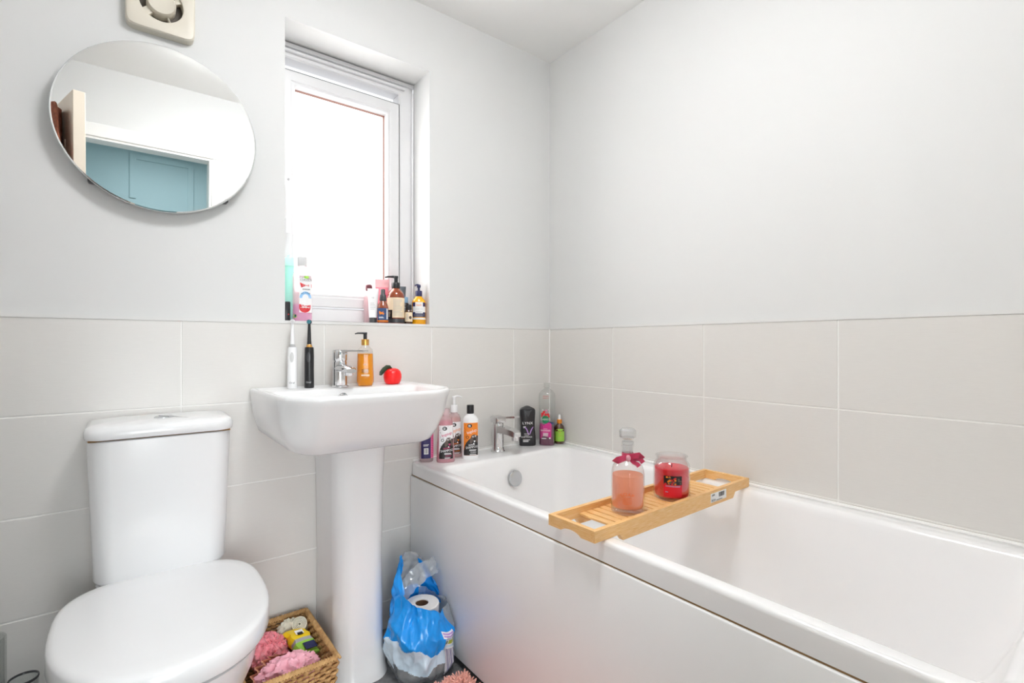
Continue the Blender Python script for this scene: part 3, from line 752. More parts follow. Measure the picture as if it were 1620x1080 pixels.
# RADOX
t = empty('bath_soak_bottle', (-.086, -.078, ZB), 'tall clear bath soak bottle with plum liquid and round green badge', 'bottle', rz=R(-46))
bd = Body([(0, .031, .030, 3.2), (.003, .0345, .033, 3.2), (.03, .0335, .032, 3.2), (.10, .0335, .032, 3.2), (.205, .036, .034, 3.2), (.222, .034, .032, 3), (.236, .023, .021, 2.4), (.242, .0135, .0135, 2), (.246, .0125, .0125, 2)])
b = B(); bd.shell(b); b.lathe([(.0125, .246), (.0125, .252), (.0145, .2525), (.0145, .2555), (.0125, .256), (.0125, .262), (.0142, .2625), (.0142, .267), (.012, .268)], 24); b.build('bottle', [M['glassdark']], t)
b = B(); bd.inner(b, .002, .082, .95); b.build('liquid', [M['plumliq']], t)
b = B()
bd.poly(b, [(-.027, .03), (.020, .03), (.022, .092), (.012, .102), (-.010, .090), (-.027, .098)], 4, .0004)
bd.disc(b, -.004, .113, .0155, .0165, 0, .0010); bd.text(b, 'RADOX', -.004, .1095, .0085, 1, .0014, sx=.95)
for s, z, r, c in ((-.016, .137, .0065, 2), (-.010, .145, .0055, 2), (-.003, .134, .006, 2), (.007, .135, .0055, 2), (.010, .127, .005, 2), (-.019, .128, .004, 2), (-.001, .152, .0035, 3), (-.015, .154, .003, 1), (.004, .145, .003, 3), (.013, .142, .0025, 1), (.008, .155, .0025, 1)):
    for k in range(5): bd.disc(b, s + r * .5 * math.cos(k * 1.257), z + r * .5 * math.sin(k * 1.257), r * .55, r * .55, c, .0006 + .0001 * k, n=10)
bd.text(b, 'MUSCLE', -.004, .0715, .0032, 1, .001); bd.text(b, 'WONDER', -.004, .062, .0072, 1, .001, sx=.92)
bd.lines(b, -.014, .010, .042, .057, 4, 1, .001); bd.lines(b, -.020, .004, .030, .036, 1, 1, .001); bd.disc(b, .014, .033, .0035, .0035, 1, .001, n=10)
b.build('print', [M['green'], M['white'], M['redd'], M['pink'], M['magenta']], t, smooth=0)
b = B(); bd.text(b, 'RENEW', -.003, .211, .0050, 0, .0008); bd.text(b, 'SERENITY', -.003, .203, .0042, 0, .0008); b.build('shoulder_print', [M['redd']], t, smooth=0)
# small blue bottle behind
t = empty('blue_bottle', (-.0245, -.030, ZB), 'blue liquid in a small bottle, tucked in the corner behind the dropper', 'bottle', rz=R(-30))
bd = Body([(0, .018, .018, 2), (.003, .020, .020, 2), (.085, .020, .020, 2), (.098, .010, .010, 2), (.106, .009, .009, 2)])
b = B(); bd.shell(b); b.build('bottle', [M['clear']], t)
b = B(); bd.inner(b, .002, .084, .94); b.build('liquid', [M['blueliq']], t)
b = B(); screwcap(b, .106, .010, .012); b.build('cap', [M['clear']], t)
# green dropper bottle
t = empty('dropper_bottle', (-.027, -.094, ZB), 'amber dropper bottle with a lime green label in the bath corner', 'bottle', rz=R(-34))
bd = Body([(0, .020, .020, 2), (.003, .0225, .0225, 2), (.068, .0225, .0225, 2), (.078, .019, .019, 2), (.086, .010, .010, 2), (.090, .009, .009, 2)])
b = B(); bd.shell(b); b.build('bottle', [M['ambdark']], t)
b = B(); bd.wrap(b, -62, 62, .012, .056, 0); bd.disc(b, 0, .056, .0205, .012, 0, .0003, t0=0, t1=180); bd.disc(b, -.002, .052, .004, .004, 1, .0006, n=14); bd.disc(b, -.002, .052, .003, .003, 0, .0008, n=14); bd.text(b, 'facial oil', 0, .036, .0035, 1, .0006); bd.wrap(b, 63, 80, .012, .060, 2)
b.build('front_label', [M['lime'], M['orange'], M['whitepaper']], t, smooth=0)
b = B(); b.lathe([(.0115, .089), (.0115, .104), (.0100, .106)], 24); b.build('collar', [mat('orange_gold_collar', hexc('#e0892a'), .3, metal=.4)], t)
b = B(); b.lathe([(.0065, .106), (.0058, .116), (.0050, .124), (.003, .127)], 18); b.build('rubber_bulb', [M['white']], t)

# ------------------------------------------------------------------ bath tray and what stands on it
TRX, TRY, TRZ = -.3785, -.872, ZB + .001
tray = empty('bath_tray', (TRX, TRY, TRZ), 'bamboo bath caddy tray lying across the bath', 'tray', rz=R(.9))
L, W, HT = .700, .148, .026
hl, hw, th = L / 2, W / 2, .012
for sy in (-1, 1):
    b = B(); y0, y1 = (hw - th, hw) if sy > 0 else (-hw, -hw + th)
    prof = [(-hl, .0), (-hl + .085, .0), (-hl + .097, -.016), (hl - .097, -.016), (hl - .085, .0), (hl, .0), (hl, HT), (-hl, HT)]
    b.loft([[(x, y0, z) for x, z in prof], [(x, y1, z) for x, z in prof]])
    b.build('side_rail', [M['bamboo']], tray, smooth=0)
for sx in (-1, 1):
    b = B(); x0, x1 = (hl - th, hl) if sx > 0 else (-hl, -hl + th)
    k = hw - th
    prof = [(-k, 0), (-k + .030, 0)] + [(-k + .030 + (2 * k - .06) * q / 10, .009 * math.sin(PI * q / 10) ** .6) for q in range(1, 10)] + [(k - .030, 0), (k, 0), (k, HT), (-k, HT)]
    b.loft([[(x0, y, z) for y, z in prof], [(x1, y, z) for y, z in prof]])
    b.build('end_rail', [M['bamboo2']], tray, smooth=0)
b = B(); x = -hl + .095; sw = .0195; gp = .0055
while x + sw < hl - .093:
    b.box((x + sw / 2, 0, .0080), (sw, 2 * (hw - th) + .002, .006), .001); x += sw + gp
for y in (-.045, .045): b.box((0, y, .0025), (L - .200, .016, .005), 0)
b.build('slatted_base', [M['bamboo2']], tray, smooth=0)
b = B(); lx0, lx1 = .128, .212
b.box(((lx0 + lx1) / 2, -hw - .0004, .006), (lx1 - lx0, .0006, .025), 0, 0)
class Flat:
    def __init__(s, y): s.y = y
    def front(s, x, z, off=.0003): return (x, s.y - off, z)
Flat.patch = Body.patch; Flat.text = Body.text; Flat.lines = Body.lines; Flat.poly = Body.poly; Flat.disc = Body.disc
fl = Flat(-hw - .0008)
for i in range(18): fl.patch(b, lx0 + .042 + i * .0017, lx0 + .042 + i * .0017 + random.choice((.0006, .001, .0013)), .0035, .0160, 1, n=1, nz=1)
fl.text(b, 'IKEA', lx0 + .0135, -.0045, .0072, 1, sx=1.05); fl.lines(b, lx0 + .004, lx0 + .022, .0115, .0165, 2, 1); fl.lines(b, lx0 + .028, lx0 + .075, -.0045, -.001, 1, 1)
b.build('price_sticker', [M['whitepaper'], M['black']], tray, smooth=0)['label'] = 'white barcode sticker'
ZT_ = TRZ + .0112
t = empty('bubble_bath_bottle', (-.528, -.880, ZT_), 'glass bottle of peach bubble bath with stopper and red bow on the tray', 'bottle', rz=R(-47))
rb = .0415
gp_ = [(rb - .004, 0), (rb, .003), (rb, .095), (rb - .001, .104), (.0370, .117), (.0290, .127), (.0200, .134), (.0152, .140), (.0140, .147), (.0140, .164), (.0155, .165), (.0155, .170), (.0125, .171)]
b = B(); b.lathe(gp_, 48, cap1=False); b.lathe([(rb - .003, .008), (rb - .006, .012), (.02, .0095), (.001, .009)], 48, cap0=False)
b.build('glass_bottle', [M['glass']], t)
b = B(); b.lathe([(.030, .0135), (rb - .0035, .016), (rb - .0028, .02), (rb - .0028, .094), (rb - .004, .0955)], 48); b.build('liquid', [M['rosliq']], t)
b = B(); bd = Body([(0, rb, rb, 2), (.1, rb, rb, 2)])
bd.text(b, 'SOAP', -.004, .0505, .0085, 0, .0004, arch=.022); bd.lines(b, -.014, .008, .030, .048, 5, 0, .0004, fill=.3, jit=.1)
b.build('print', [M['orangetext']], t, smooth=0)
b = B(); b.lathe([(.0115, .150), (.0118, .172), (.0150, .1725), (.0150, .178), (.0090, .180), (.0090, .184)], 24)
for r0, z0, r1, z1 in ((.0165, .184, .0205, .189), (.0205, .189, .0210, .206), (.0210, .206, .0155, .2115)): b.lathe([(r0, z0), (r1, z1)], 8, cap0=True, cap1=True)
b.build('glass_stopper', [film('cut_glass', (.98, .985, .985), .24, (.95, .96, .97), .25)], t, smooth=20)
b = B(); b.lathe([(.0150, .136), (.0155, .138), (.0150, .149), (.0145, .150)], 32, cap0=False, cap1=False)
def strip(pts, wd, tw, mi=0):
    rings = []
    for i, p in enumerate(pts):
        P0 = Vector(pts[max(i - 1, 0)]); P1 = Vector(pts[min(i + 1, len(pts) - 1)]); d = (P1 - P0).normalized(); nrm = Vector((0, -1, .15)).normalized(); s = d.cross(nrm).normalized()
        p = Vector(p); w = wd[i] / 2
        rings.append([p + s * w + nrm * .0004, p - s * w + nrm * .0004, p - s * w - nrm * .0004, p + s * w - nrm * .0004])
    b.loft(rings, mi=mi)
yk = -.0185
strip([(0, yk, .140), (-.012, yk - .008, .141), (-.027, yk - .009, .136), (-.033, yk - .004, .132), (-.027, yk + .001, .131), (-.012, yk, .136), (0, yk + .001, .139)], [.008, .013, .015, .015, .015, .012, .008], 0)
strip([(0, yk, .140), (.012, yk - .008, .147), (.026, yk - .008, .149), (.033, yk - .004, .143), (.027, yk + .001, .140), (.012, yk, .139), (0, yk + .001, .139)], [.008, .013, .015, .015, .015, .012, .008], 0)
strip([(.002, yk - .001, .139), (.012, yk - .005, .131), (.022, yk - .006, .126), (.026, yk - .007, .121)], [.006, .010, .0115, .012], 0)
strip([(.002, yk + .001, .140), (.018, yk - .002, .141), (.030, yk - .003, .138), (.036, yk - .004, .130)], [.006, .010, .0115, .012], 0)
b.ell((0, yk - .003, .1395), (.0065, .0055, .0085), 14, 8, 1)
b.build('ribbon_bow', [M['ribbon'], M['ribbonknot']], t, smooth=50)['label'] = 'wine red satin bow with a pale knot'

t = empty('candle_jar', (-.337, -.878, ZT_), 'red candle in a wide glass jar on the bath tray', 'candle', rz=R(-42))
rj = .0490
b = B(); b.lathe([(rj - .012, 0), (rj - .003, .002), (rj, .008), (rj, .088), (rj - .002, .096), (rj - .007, .102), (rj - .009, .104), (rj - .0085, .113), (rj - .005, .116), (rj - .007, .118), (rj - .011, .116), (rj - .012, .106), (rj - .006, .094), (rj - .005, .086)], 56, cap1=False)
b.build('glass_jar', [M['glass']], t)
b = B(); b.lathe([(rj - .012, .006), (rj - .005, .009), (rj - .0035, .014), (rj - .0035, .084), (rj - .006, .0855), (.004, .083)], 56); b.tube([(0, 0, .083), (.001, 0, .092)], .001, 6, 1)
b.build('wax', [M['wax'], M['black']], t)
bd = Body([(0, rj, rj, 2), (.1, rj, rj, 2)])
b = B(); bd.patch(b, -.030, .016, .014, .070, 0, .0003); bd.patch(b, -.030, .016, .046, .070, 1, .0005)
cl = [2, 3, 4, 5, 2, 3, 5, 2, 4, 3]
for i in range(26): 
    s, z = random.uniform(-.027, .013), random.uniform(.048, .068); bd.disc(b, s, z, .0028, .0026, random.choice((2, 3, 5, 5, 2, 3, 4)), .0007 + i * .00004, n=10)
bd.text(b, 'HOMEMADE BERRIES', -.007, .0405, .0040, 4, .0007, sx=.72); bd.lines(b, -.026, -.018, .026, .029, 1, 4)
b.build('front_label', [M['waxlabel'], M['blackprint'], M['redd'], M['orange'], M['paleblue'], M['brownfur']], t, smooth=0)

# ------------------------------------------------------------------ window-sill things
ZS = WZ0
def X_(x, y): return (x, y, ZS)
# left end
t = empty('water_bottle', X_(-1.1035, .088), 'tall teal plastic bottle at the left end of the window sill', 'bottle', rz=R(-10))
bd = Body([(0, .015, .015, 2), (.004, .0175, .0175, 2), (.172, .0175, .0175, 2), (.190, .0175, .0175, 2)])
b = B(); bd.shell(b); b.build('bottle', [M['teal']], t)
b = B(); b.lathe([(.0185, .188), (.019, .191), (.019, .214), (.0175, .217), (.006, .218), (.005, .226), (.003, .227)], 28); b.build('cap', [M['tealcap']], t)
t = tag(B().box((-1.1255, .016, ZS + .032), (.016, .012, .063), .003).box((-1.124, .0095, ZS + .022), (.003, .001, .004), 0, 1).build('shaver_charger', [M['black'], M['redd']]), 'small black charger box at the left corner of the window sill', 'charger')
t = empty('mouthwash_bottle', X_(-1.0725, .043), 'clear lilac mouthwash bottle with white cap on the window sill', 'bottle', rz=R(-14))
bd = Body([(0, .026, .020, 3), (.004, .030, .022, 3), (.15, .030, .022, 3), (.165, .027, .020, 2.6), (.172, .020, .017, 2.3), (.176, .020, .017, 2.2), (.184, .014, .014, 2), (.188, .013, .013, 2)])
b = B(); bd.shell(b); b.build('bottle', [M['clearpink']], t)
b = B(); bd.inner(b, .003, .058, .95); b.build('liquid', [M['mouthliq']], t)
b = B(); bd.patch(b, -.010, .0285, .030, .155, 0, .0003)
bd.text(b, 'CORSODYL', .012, .134, .0085, 1, .0006, sx=.62); bd.disc(b, .012, .147, .008, .0045, 3, .0005); bd.poly(b, [(-.008, .129), (.027, .125), (.027, .114), (-.004, .113)], 2, .0006); bd.text(b, '3 TIMES', .011, .118, .0055, 0, .0009, sx=.85); bd.lines(b, .0, .026, .105, .110, 2, 1, .0006)
for k in range(13):
    a0, a1 = R(180 - 15 * k), R(165 - 15 * k)
    if k < 12: bd.poly(b, [(.009 + .018 * math.cos(a0), .078 + .022 * math.sin(a0)), (.009 + .018 * math.cos(a1), .078 + .022 * math.sin(a1)), (.009 + .010 * math.cos(a1), .078 + .013 * math.sin(a1)), (.009 + .010 * math.cos(a0), .078 + .013 * math.sin(a0))], 4, .0006)
bd.text(b, 'ACTIVE', .009, .0925, .006, 6, .0009, arch=.02, sx=.9); bd.disc(b, .007, .046, .017, .016, 2, .0007, t0=180, t1=360); bd.poly(b, [(-.010, .046), (.024, .046), (.024, .056), (-.010, .058)], 2, .0007); bd.text(b, 'W', .006, .044, .014, 0, .0010)
bd.disc(b, -.022, .018, .005, .006, 3, .0006); bd.disc(b, -.021, .019, .003, .004, 6, .0008)
b.build('front_label', [M['white'], M['darkgrey'], M['redd'], M['lime'], M['paleblue'], M['grey'], M['blueprint']], t, smooth=0)
b = B(); b.lathe([(.0155, .186), (.016, .188), (.016, .214), (.0145, .216)], 28); b.build('cap', [mat('backlit_white_cap', (.62, .62, .63), .4)], t)  # white cap, its backlit grey put into the colour

# right end
def tube_(name, x, y, label, w, h, hc, cm, bm_, tm, rz, prints=True, capr=.014, tilt=0):
    t = empty(name, X_(x, y), label, 'tube', rz=rz)
    b = B(); rings = []
    for k in range(9):
        f = k / 8; z = hc + (h - hc) * f; rx = capr * 1.05 + (w / 2 - capr * 1.05) * f; ry = capr * 1.02 * (1 - f) ** .8 + .0012
        rings.append([(rx * math.cos(2 * PI * j / 28), ry * math.sin(2 * PI * j / 28), z) for j in range(28)])
    b.loft(rings); b.build('squeeze_body', [bm_], t)
    b = B(); b.lathe([(capr * .97, 0), (capr, .001), (capr, hc * .97), (capr * .95, hc)], 24); b.build('cap', [cm], t)
    if prints:
        bd = Body([(hc, capr * 1.05, capr * 1.02, 2), (hc + (h - hc) * .5, (capr + w / 2) / 2, capr * .6, 2), (h, w / 2, .0012, 2)])
        b = B(); bd.text(b, prints, 0, h * .72, .0065, 0, .0012, sx=.8); bd.lines(b, -w * .25, w * .25, h * .40, h * .62, 5, 0, .0012, fill=.25)
        b.build('print', [tm], t, smooth=0)
    return t
tube_('cream_tube', -.828, .040, 'white cosmetic tube with dark grey cap, first of the sill cluster', .040, .128, .022, M['darkgrey'], M['white'], M['grey'], R(-24), 'nip', .0135)
t = empty('round_stopper_bottle', X_(-.818, .106), 'bottle with a maroon knob cap behind the white tube', 'bottle', rz=R(-20))
bd = Body([(0, .018, .018, 2), (.11, .018, .018, 2), (.12, .009, .009, 2), (.126, .008, .008, 2)])
b = B(); bd.shell(b); b.build('bottle', [M['clearpink']], t)
b = B(); b.lathe([(.008, .124), (.0125, .128), (.0135, .136), (.0125, .146), (.008, .150)], 20); b.build('cap', [M['maroon']], t)
t = tube_('lotion_tube', -.773, .088, 'pink lotion tube behind the amber spray bottle', .052, .170, .02, M['tubepink'], M['tubepink'], M['redd'], R(-22), None, .018)
bd = Body([(.02, .019, .0184, 2), (.095, .0225, .0108, 2), (.170, .026, .0012, 2)])
b = B(); bd.patch(b, -.025, .025, .140, .169, 0, .0012); b.build('pale_top_band', [M['palepink']], t, smooth=0)
b = B(); bd.disc(b, .004, .108, .012, .014, 0, .0012); b.build('round_print', [mat('rose_print', hexc('#ee5f86'), .4)], t, smooth=0)
t = empty('spray_bottle', X_(-.797, .024), 'small amber spray bottle with blue and orange label on the sill', 'bottle', rz=R(-24))
bd = Body([(0, .0175, .0175, 2), (.003, .0195, .0195, 2), (.060, .0195, .0195, 2), (.070, .017, .017, 2), (.080, .011, .011, 2), (.084, .010, .010, 2)])
b = B(); bd.shell(b); b.build('bottle', [M['amber']], t)
b = B(); bd.wrap(b, -75, 75, .013, .056, 0); bd.poly(b, [(-.018, .034), (-.012, .046), (.002, .044), (.012, .038), (.002, .032), (-.012, .030)], 1, .0006); bd.lines(b, -.014, .006, .020, .026, 2, 2, .0006); bd.wrap(b, -75, 75, .0075, .012, 1); bd.patch(b, .0125, .0165, .016, .054, 2, .0006); b.build('wraparound_label', [M['blueprint'], M['orange'], M['white']], t, smooth=0)
b = B(); b.lathe([(.0115, .083), (.0125, .085), (.0115, .104), (.0085, .108), (.0080, .124), (.0065, .126)], 22); b.build('spray_cap', [M['darkgrey']], t)
# large amber pump
t = empty('pump_bottle', X_(-.738, .042), 'large amber pump bottle with cream label in the middle of the sill cluster', 'bottle', rz=R(-24))
bd = Body([(0, .0295, .0295, 2), (.003, .0320, .0320, 2), (.100, .0320, .0320, 2), (.112, .0305, .0305, 2), (.124, .024, .024, 2), (.131, .015, .015, 2), (.136, .013, .013, 2)])
b = B(); bd.shell(b); b.build('bottle', [M['amber']], t)
b = B(); bd.wrap(b, -88, 80, .024, .098, 0); bd.wrap(b, -88, -24, .018, .052, 1, .0006); bd.lines(b, -.030, -.018, .028, .048, 4, 0, .0009, fill=.3); bd.lines(b, -.010, .024, .030, .094, 12, 2, .0006, fill=.3); bd.wrap(b, -88, 80, .004, .020, 3, .0005); b.build('wraparound_label', [M['cream'], M['blackprint'], M['grey'], M['darkgrey']], t, smooth=0)
b = B(); b.lathe([(.0150, .135), (.0155, .137), (.0155, .154), (.014, .156)], 24); b.lathe([(.0075, .156), (.0075, .172), (.0085, .173), (.0085, .178), (.007, .180)], 20)
b.tube([(.008, 0, .177), (-.010, 0, .178), (-.028, 0, .178), (-.040, 0, .175)], [.005, .0045, .0035, .0025], 10); b.build('pump', [M['black']], t)
# dark tube behind
tube_('shaving_gel_tube', -.6985, .098, 'slate grey tube standing behind the amber pump bottle', .052, .150, .02, M['black'], mat('slate_tube', hexc('#4a5258'), .4), M['white'], R(-22), 'BULLDOG', .018)
t = empty('serum_bottle', X_(-.692, .062), 'small dark bottle with pale blue cap behind the little dropper', 'bottle', rz=R(-22))
bd = Body([(0, .015, .015, 2), (.003, .0165, .0165, 2), (.078, .0165, .0165, 2), (.084, .012, .012, 2)])
b = B(); bd.shell(b); bd.lines(b, -.012, .012, .02, .07, 8, 1, .0005, fill=.4); b.build('bottle', [M['black'], M['whitepaper']], t)
b = B(); b.lathe([(.0125, .083), (.0128, .085), (.0128, .104), (.011, .106)], 20); b.build('cap', [mat('steel_blue_cap', hexc('#7fa3c0'), .3)], t)
t = empty('essential_oil_bottle', X_(-.6965, .020), 'tiny brown bottle with black cap and cream label on the sill', 'bottle', rz=R(-22))
bd = Body([(0, .0125, .0125, 2), (.003, .0142, .0142, 2), (.046, .0142, .0142, 2), (.053, .010, .010, 2), (.056, .009, .009, 2)])
b = B(); bd.shell(b); b.build('bottle', [M['ambdark']], t)
b = B(); bd.wrap(b, -75, 75, .010, .045, 0); bd.disc(b, .005, .025, .005, .006, 1, .0006, n=12); bd.lines(b, -.011, .000, .018, .042, 6, 2, .0006, fill=.35); b.build('wraparound_label', [M['cream'], M['brownfur'], M['grey']], t, smooth=0)
b = B(); b.lathe([(.0105, .055), (.011, .057), (.011, .072), (.0095, .074)], 20); b.build('cap', [M['black']], t)
t = empty('hand_wash_bottle', X_(-.641, .046), 'yellow and navy bottle with navy pump at the right end of the sill', 'bottle', rz=R(-24))
bd = Body([(0, .024, .022, 2.6), (.003, .0265, .024, 2.6), (.085, .0265, .024, 2.6), (.094, .024, .022, 2.4), (.107, .014, .014, 2), (.112, .012, .012, 2)])
b = B(); bd.shell(b); b.build('bottle', [M['yellowbody']], t)
b = B(); bd.patch(b, -.0262, .0262, .070, .086, 4, .0004); bd.patch(b, -.0262, .0262, .048, .070, 1, .0004); bd.patch(b, -.0262, .0262, .030, .048, 0, .0004); bd.patch(b, -.0262, .0262, .020, .027, 1, .0004); bd.patch(b, -.014, .014, .044, .087, 1, .0007)
bd.text(b, 'bath', 0, .072, .0085, 2, .001); bd.text(b, 'SOAP CO', 0, .058, .0045, 3, .001); bd.lines(b, -.011, .011, .046, .054, 2, 3, .001, fill=.3); bd.lines(b, -.020, .020, .033, .044, 3, 3, .0007, fill=.2)
b.build('front_label', [M['navy'], M['whitepaper'], M['orange'], M['grey'], M['purple']], t, smooth=0)
b = B(); pump(b, .110, .0130, .022, .012, .012, .016, 0, 0, ang=R(20), r_stem=.0045, r_head=.0075); b.build('pump', [M['navy']], t)

# ------------------------------------------------------------------ basket and contents
bk = empty('wicker_basket', (-1.19, -.18, 0), 'woven seagrass basket on the floor between toilet and pedestal', 'basket')
bk.location = (0, 0, 0)
BX0, BX1, BY0, BY1, BZ = -1.306, -1.080, -.332, -.030, .170
def side_pt(u, f, ins=0):
    """Point on the basket wall: u along the perimeter 0..4 (one unit per side), f height fraction; walls lean out."""
    s = .016 * (1 - f) + ins
    x0, x1, y0, y1 = BX0 + s, BX1 - s, BY0 + s, BY1 - s
    k = int(u) % 4; q = u - int(u)
    p = [(x0 + (x1 - x0) * q, y0), (x1, y0 + (y1 - y0) * q), (x1 - (x1 - x0) * q, y1), (x0, y1 - (y1 - y0) * q)][k]
    return Vector((p[0], p[1], .006 + (BZ - .006) * f))
b = B(); rows = 15
counts = [15, 19, 15, 19]
for r in range(rows):
    f = (r + .5) / rows
    for s in range(4):
        n = counts[s]
        for k in range(n):
            u0, u1 = s + (k + .02) / n, s + (k + .98) / n; um = (u0 + u1) / 2
            off = .0035 if (k + r) % 2 else -.0035
            a, c, m_ = side_pt(u0, f - .012, 0), side_pt(min(u1, s + .999), f + .012, 0), side_pt(um, f, -off)
            b.tube([a, a.lerp(m_, .55), m_, m_.lerp(c, .45), c], [.0035, .0052, .0058, .0052, .0035], 6)
b.build('woven_walls', [M['wicker']], bk, smooth=60)
b = B()
for s in range(4):
    n = counts[s] * 2
    for k in range(n):
        u = s + (k + .5) / n
        p = side_pt(u, 1.02); d = (side_pt(min(u + .02, s + .999), 1.02) - side_pt(max(u - .02, s + .0), 1.02)).normalized()
        w = Vector((-d.y, d.x, 0))
        b.tube([p - d * .009 - w * .006 + Vector((0, 0, -.003)), p + Vector((0, 0, .004)), p + d * .009 + w * .006 + Vector((0, 0, -.003))], [.0035, .006, .0035], 6)
b.build('braided_rim', [M['wicker']], bk, smooth=60)
b = B(); b.box(((BX0 + BX1) / 2, (BY0 + BY1) / 2, .004), (BX1 - BX0 - .03, BY1 - BY0 - .03, .006)); b.build('basket_base', [M['wicker']], bk, smooth=0)

def crumple(b, c, rad, amp, freq, seed, n=40, mi=0, sq_=2.0, ridge=True):
    rings = []
    for i in range(n // 2 + 1):
        t = PI * i / (n // 2); t = min(max(t, .03), PI - .03); ring = []
        for k in range(n):
            a = 2 * PI * k / n
            d = Vector((math.sin(t) * math.cos(a), math.sin(t) * math.sin(a), -math.cos(t)))
            q = noise.noise(d * freq + Vector((seed, 0, 0))); 
            if ridge: q = 1 - 2 * abs(q) * 1.6
            q2 = noise.noise(d * freq * 2.3 + Vector((0, seed, 0)))
            s = 1 + amp * q + amp * .5 * q2
            ring.append((c[0] + d.x * rad[0] * s, c[1] + d.y * rad[1] * s, c[2] + d.z * rad[2] * s))
        rings.append(ring)
    b.loft(rings, mi=mi)
b = B(); crumple(b, (-1.213, -.128, .132), (.046, .050, .050), .12, 3.2, 3.1, 64)
# ruffles of netting over the ball
for i in range(70):
    a, t = random.uniform(0, 2 * PI), math.acos(random.uniform(-.3, 1)); d = Vector((math.sin(t) * math.cos(a), math.sin(t) * math.sin(a), math.cos(t)))
    c = Vector((-1.213, -.128, .132)) + Vector((d.x * .045, d.y * .049, d.z * .049)); e1 = d.orthogonal().normalized(); e1 = Matrix.Rotation(random.uniform(0, 6), 3, d) @ e1; e2 = d.cross(e1)
    rings = []
    for k in range(9):
        q = (k - 4) / 4; w = .014
        base = c + e1 * q * w + e2 * .0035 * math.sin(q * 9 + i)
        rings.append([base - d * .004 + e2 * .0006, base + d * (.007 + .002 * math.sin(k * 2.1)) + e2 * .003 * math.sin(k * 1.7), base + d * (.007 + .002 * math.sin(k * 2.1)) + e2 * (.003 * math.sin(k * 1.7) - .0008), base - d * .004 - e2 * .0006])
    b.loft(rings)
tag(b.build('bath_pouf', [M['pouf']], smooth=60), 'ruffled pink netting bath pouf in the basket', 'bath pouf')
# pink sprigged pouch with peach frill
pouch = empty('fabric_pouch', (-1.20, -.27, .1), 'crumpled pink sprigged fabric pouch in the front of the basket', 'pouch')
pouch.location = (0, 0, 0)
b = B(); crumple(b, (-1.190, -.262, .126), (.076, .046, .052), .20, 3.4, 8.3, 110); crumple(b, (-1.156, -.262, .120), (.034, .022, .028), .24, 3.0, 1.9, 80); b.build('cloth', [M['floral']], pouch, smooth=60)
b = B()
path = [Vector((-1.285, -.285, .130)), Vector((-1.268, -.250, .150)), Vector((-1.248, -.222, .160)), Vector((-1.222, -.205, .166)), Vector((-1.200, -.208, .170)), Vector((-1.186, -.222, .170)), Vector((-1.176, -.240, .165))]
rings = []
for i in range(43):
    f = i / 42 * (len(path) - 1); k = min(int(f), len(path) - 2); p = path[k].lerp(path[k + 1], f - k)
    s = math.sin(i * 1.25) * .006
    rings.append([p + Vector((s, -s, -.010)), p + Vector((-.012 + s, -.012 - s, .006)), p + Vector((-.0132 + s, -.0112 - s, .005)), p + Vector((s - .001, -s + .001, -.011))])
b.loft(rings); b.build('frill', [M['peachcloth']], pouch, smooth=60)
# yellow and green pack
pk = empty('wipes_pack', (-1.12, -.16, .1), 'yellow packet with green and navy end in the basket', 'packet')
pk.location = (0, 0, 0)
T = Matrix.Translation((-1.130, -.160, .150)) @ Matrix.Rotation(R(-78), 4, 'Z') @ Matrix.Rotation(R(-8), 4, 'X') @ Matrix.Rotation(R(16), 4, 'Y')
b = B(); n = 16; rings = []
for i in range(n + 1):
    f = i / n; u = -.054 + .108 * f; hh = .016 * math.sin(PI * min(max(f, .02), .98)) ** .5; w = .032 + .003 * math.sin(i * 1.3)
    rings.append([(u, -w, 0), (u, -w * .8, hh), (u, 0, hh * 1.15 + .001 * math.sin(i * 2)), (u, w * .8, hh), (u, w, 0), (u, w * .8, -hh), (u, 0, -hh), (u, -w * .8, -hh)])
mis = [0] * 8 + [1] * 2 + [2] * 7
b.loft(rings, T=T, mis=mis); b.build('wrapper', [M['yellow'], M['grey'], M['lime']], pk, smooth=50)
b = B(); b.box((-.022, -.002, .0195), (.016, .024, .0008), 0, 0, T=T); b.box((-.015, -.002, .0202), (.010, .016, .0006), 0, 1, T=T); b.build('white_label', [M['whitepaper'], M['blackprint']], pk, smooth=0)
b = B(); b.box((.036, .006, .0178), (.026, .034, .002), 0, 0, T=T); b.build('navy_label', [M['navy']], pk, smooth=0)
# white cloth / sock
b = B(); crumple(b, (-1.140, -.072, .148), (.034, .018, .030), .25, 2.0, 5.7, 56); tag(b.build('flannel', [M['creamcloth']], smooth=60), 'crumpled cream flannel at the back of the basket', 'cloth')
b = B()
for k in range(5):
    r = .021 - k * .0038; b.lathe([(r, 0), (r, .05), (r - .0025, .05), (r - .0025, .0)], 28, T=Matrix.Translation((-1.109, -.072, .146)) @ Matrix.Rotation(R(48), 4, 'X') @ Matrix.Rotation(R(-14), 4, 'Y'))
tag(b.build('bandage_roll', [M['creamcloth']], smooth=50), 'rolled white bandage standing in the basket corner', 'bandage roll')

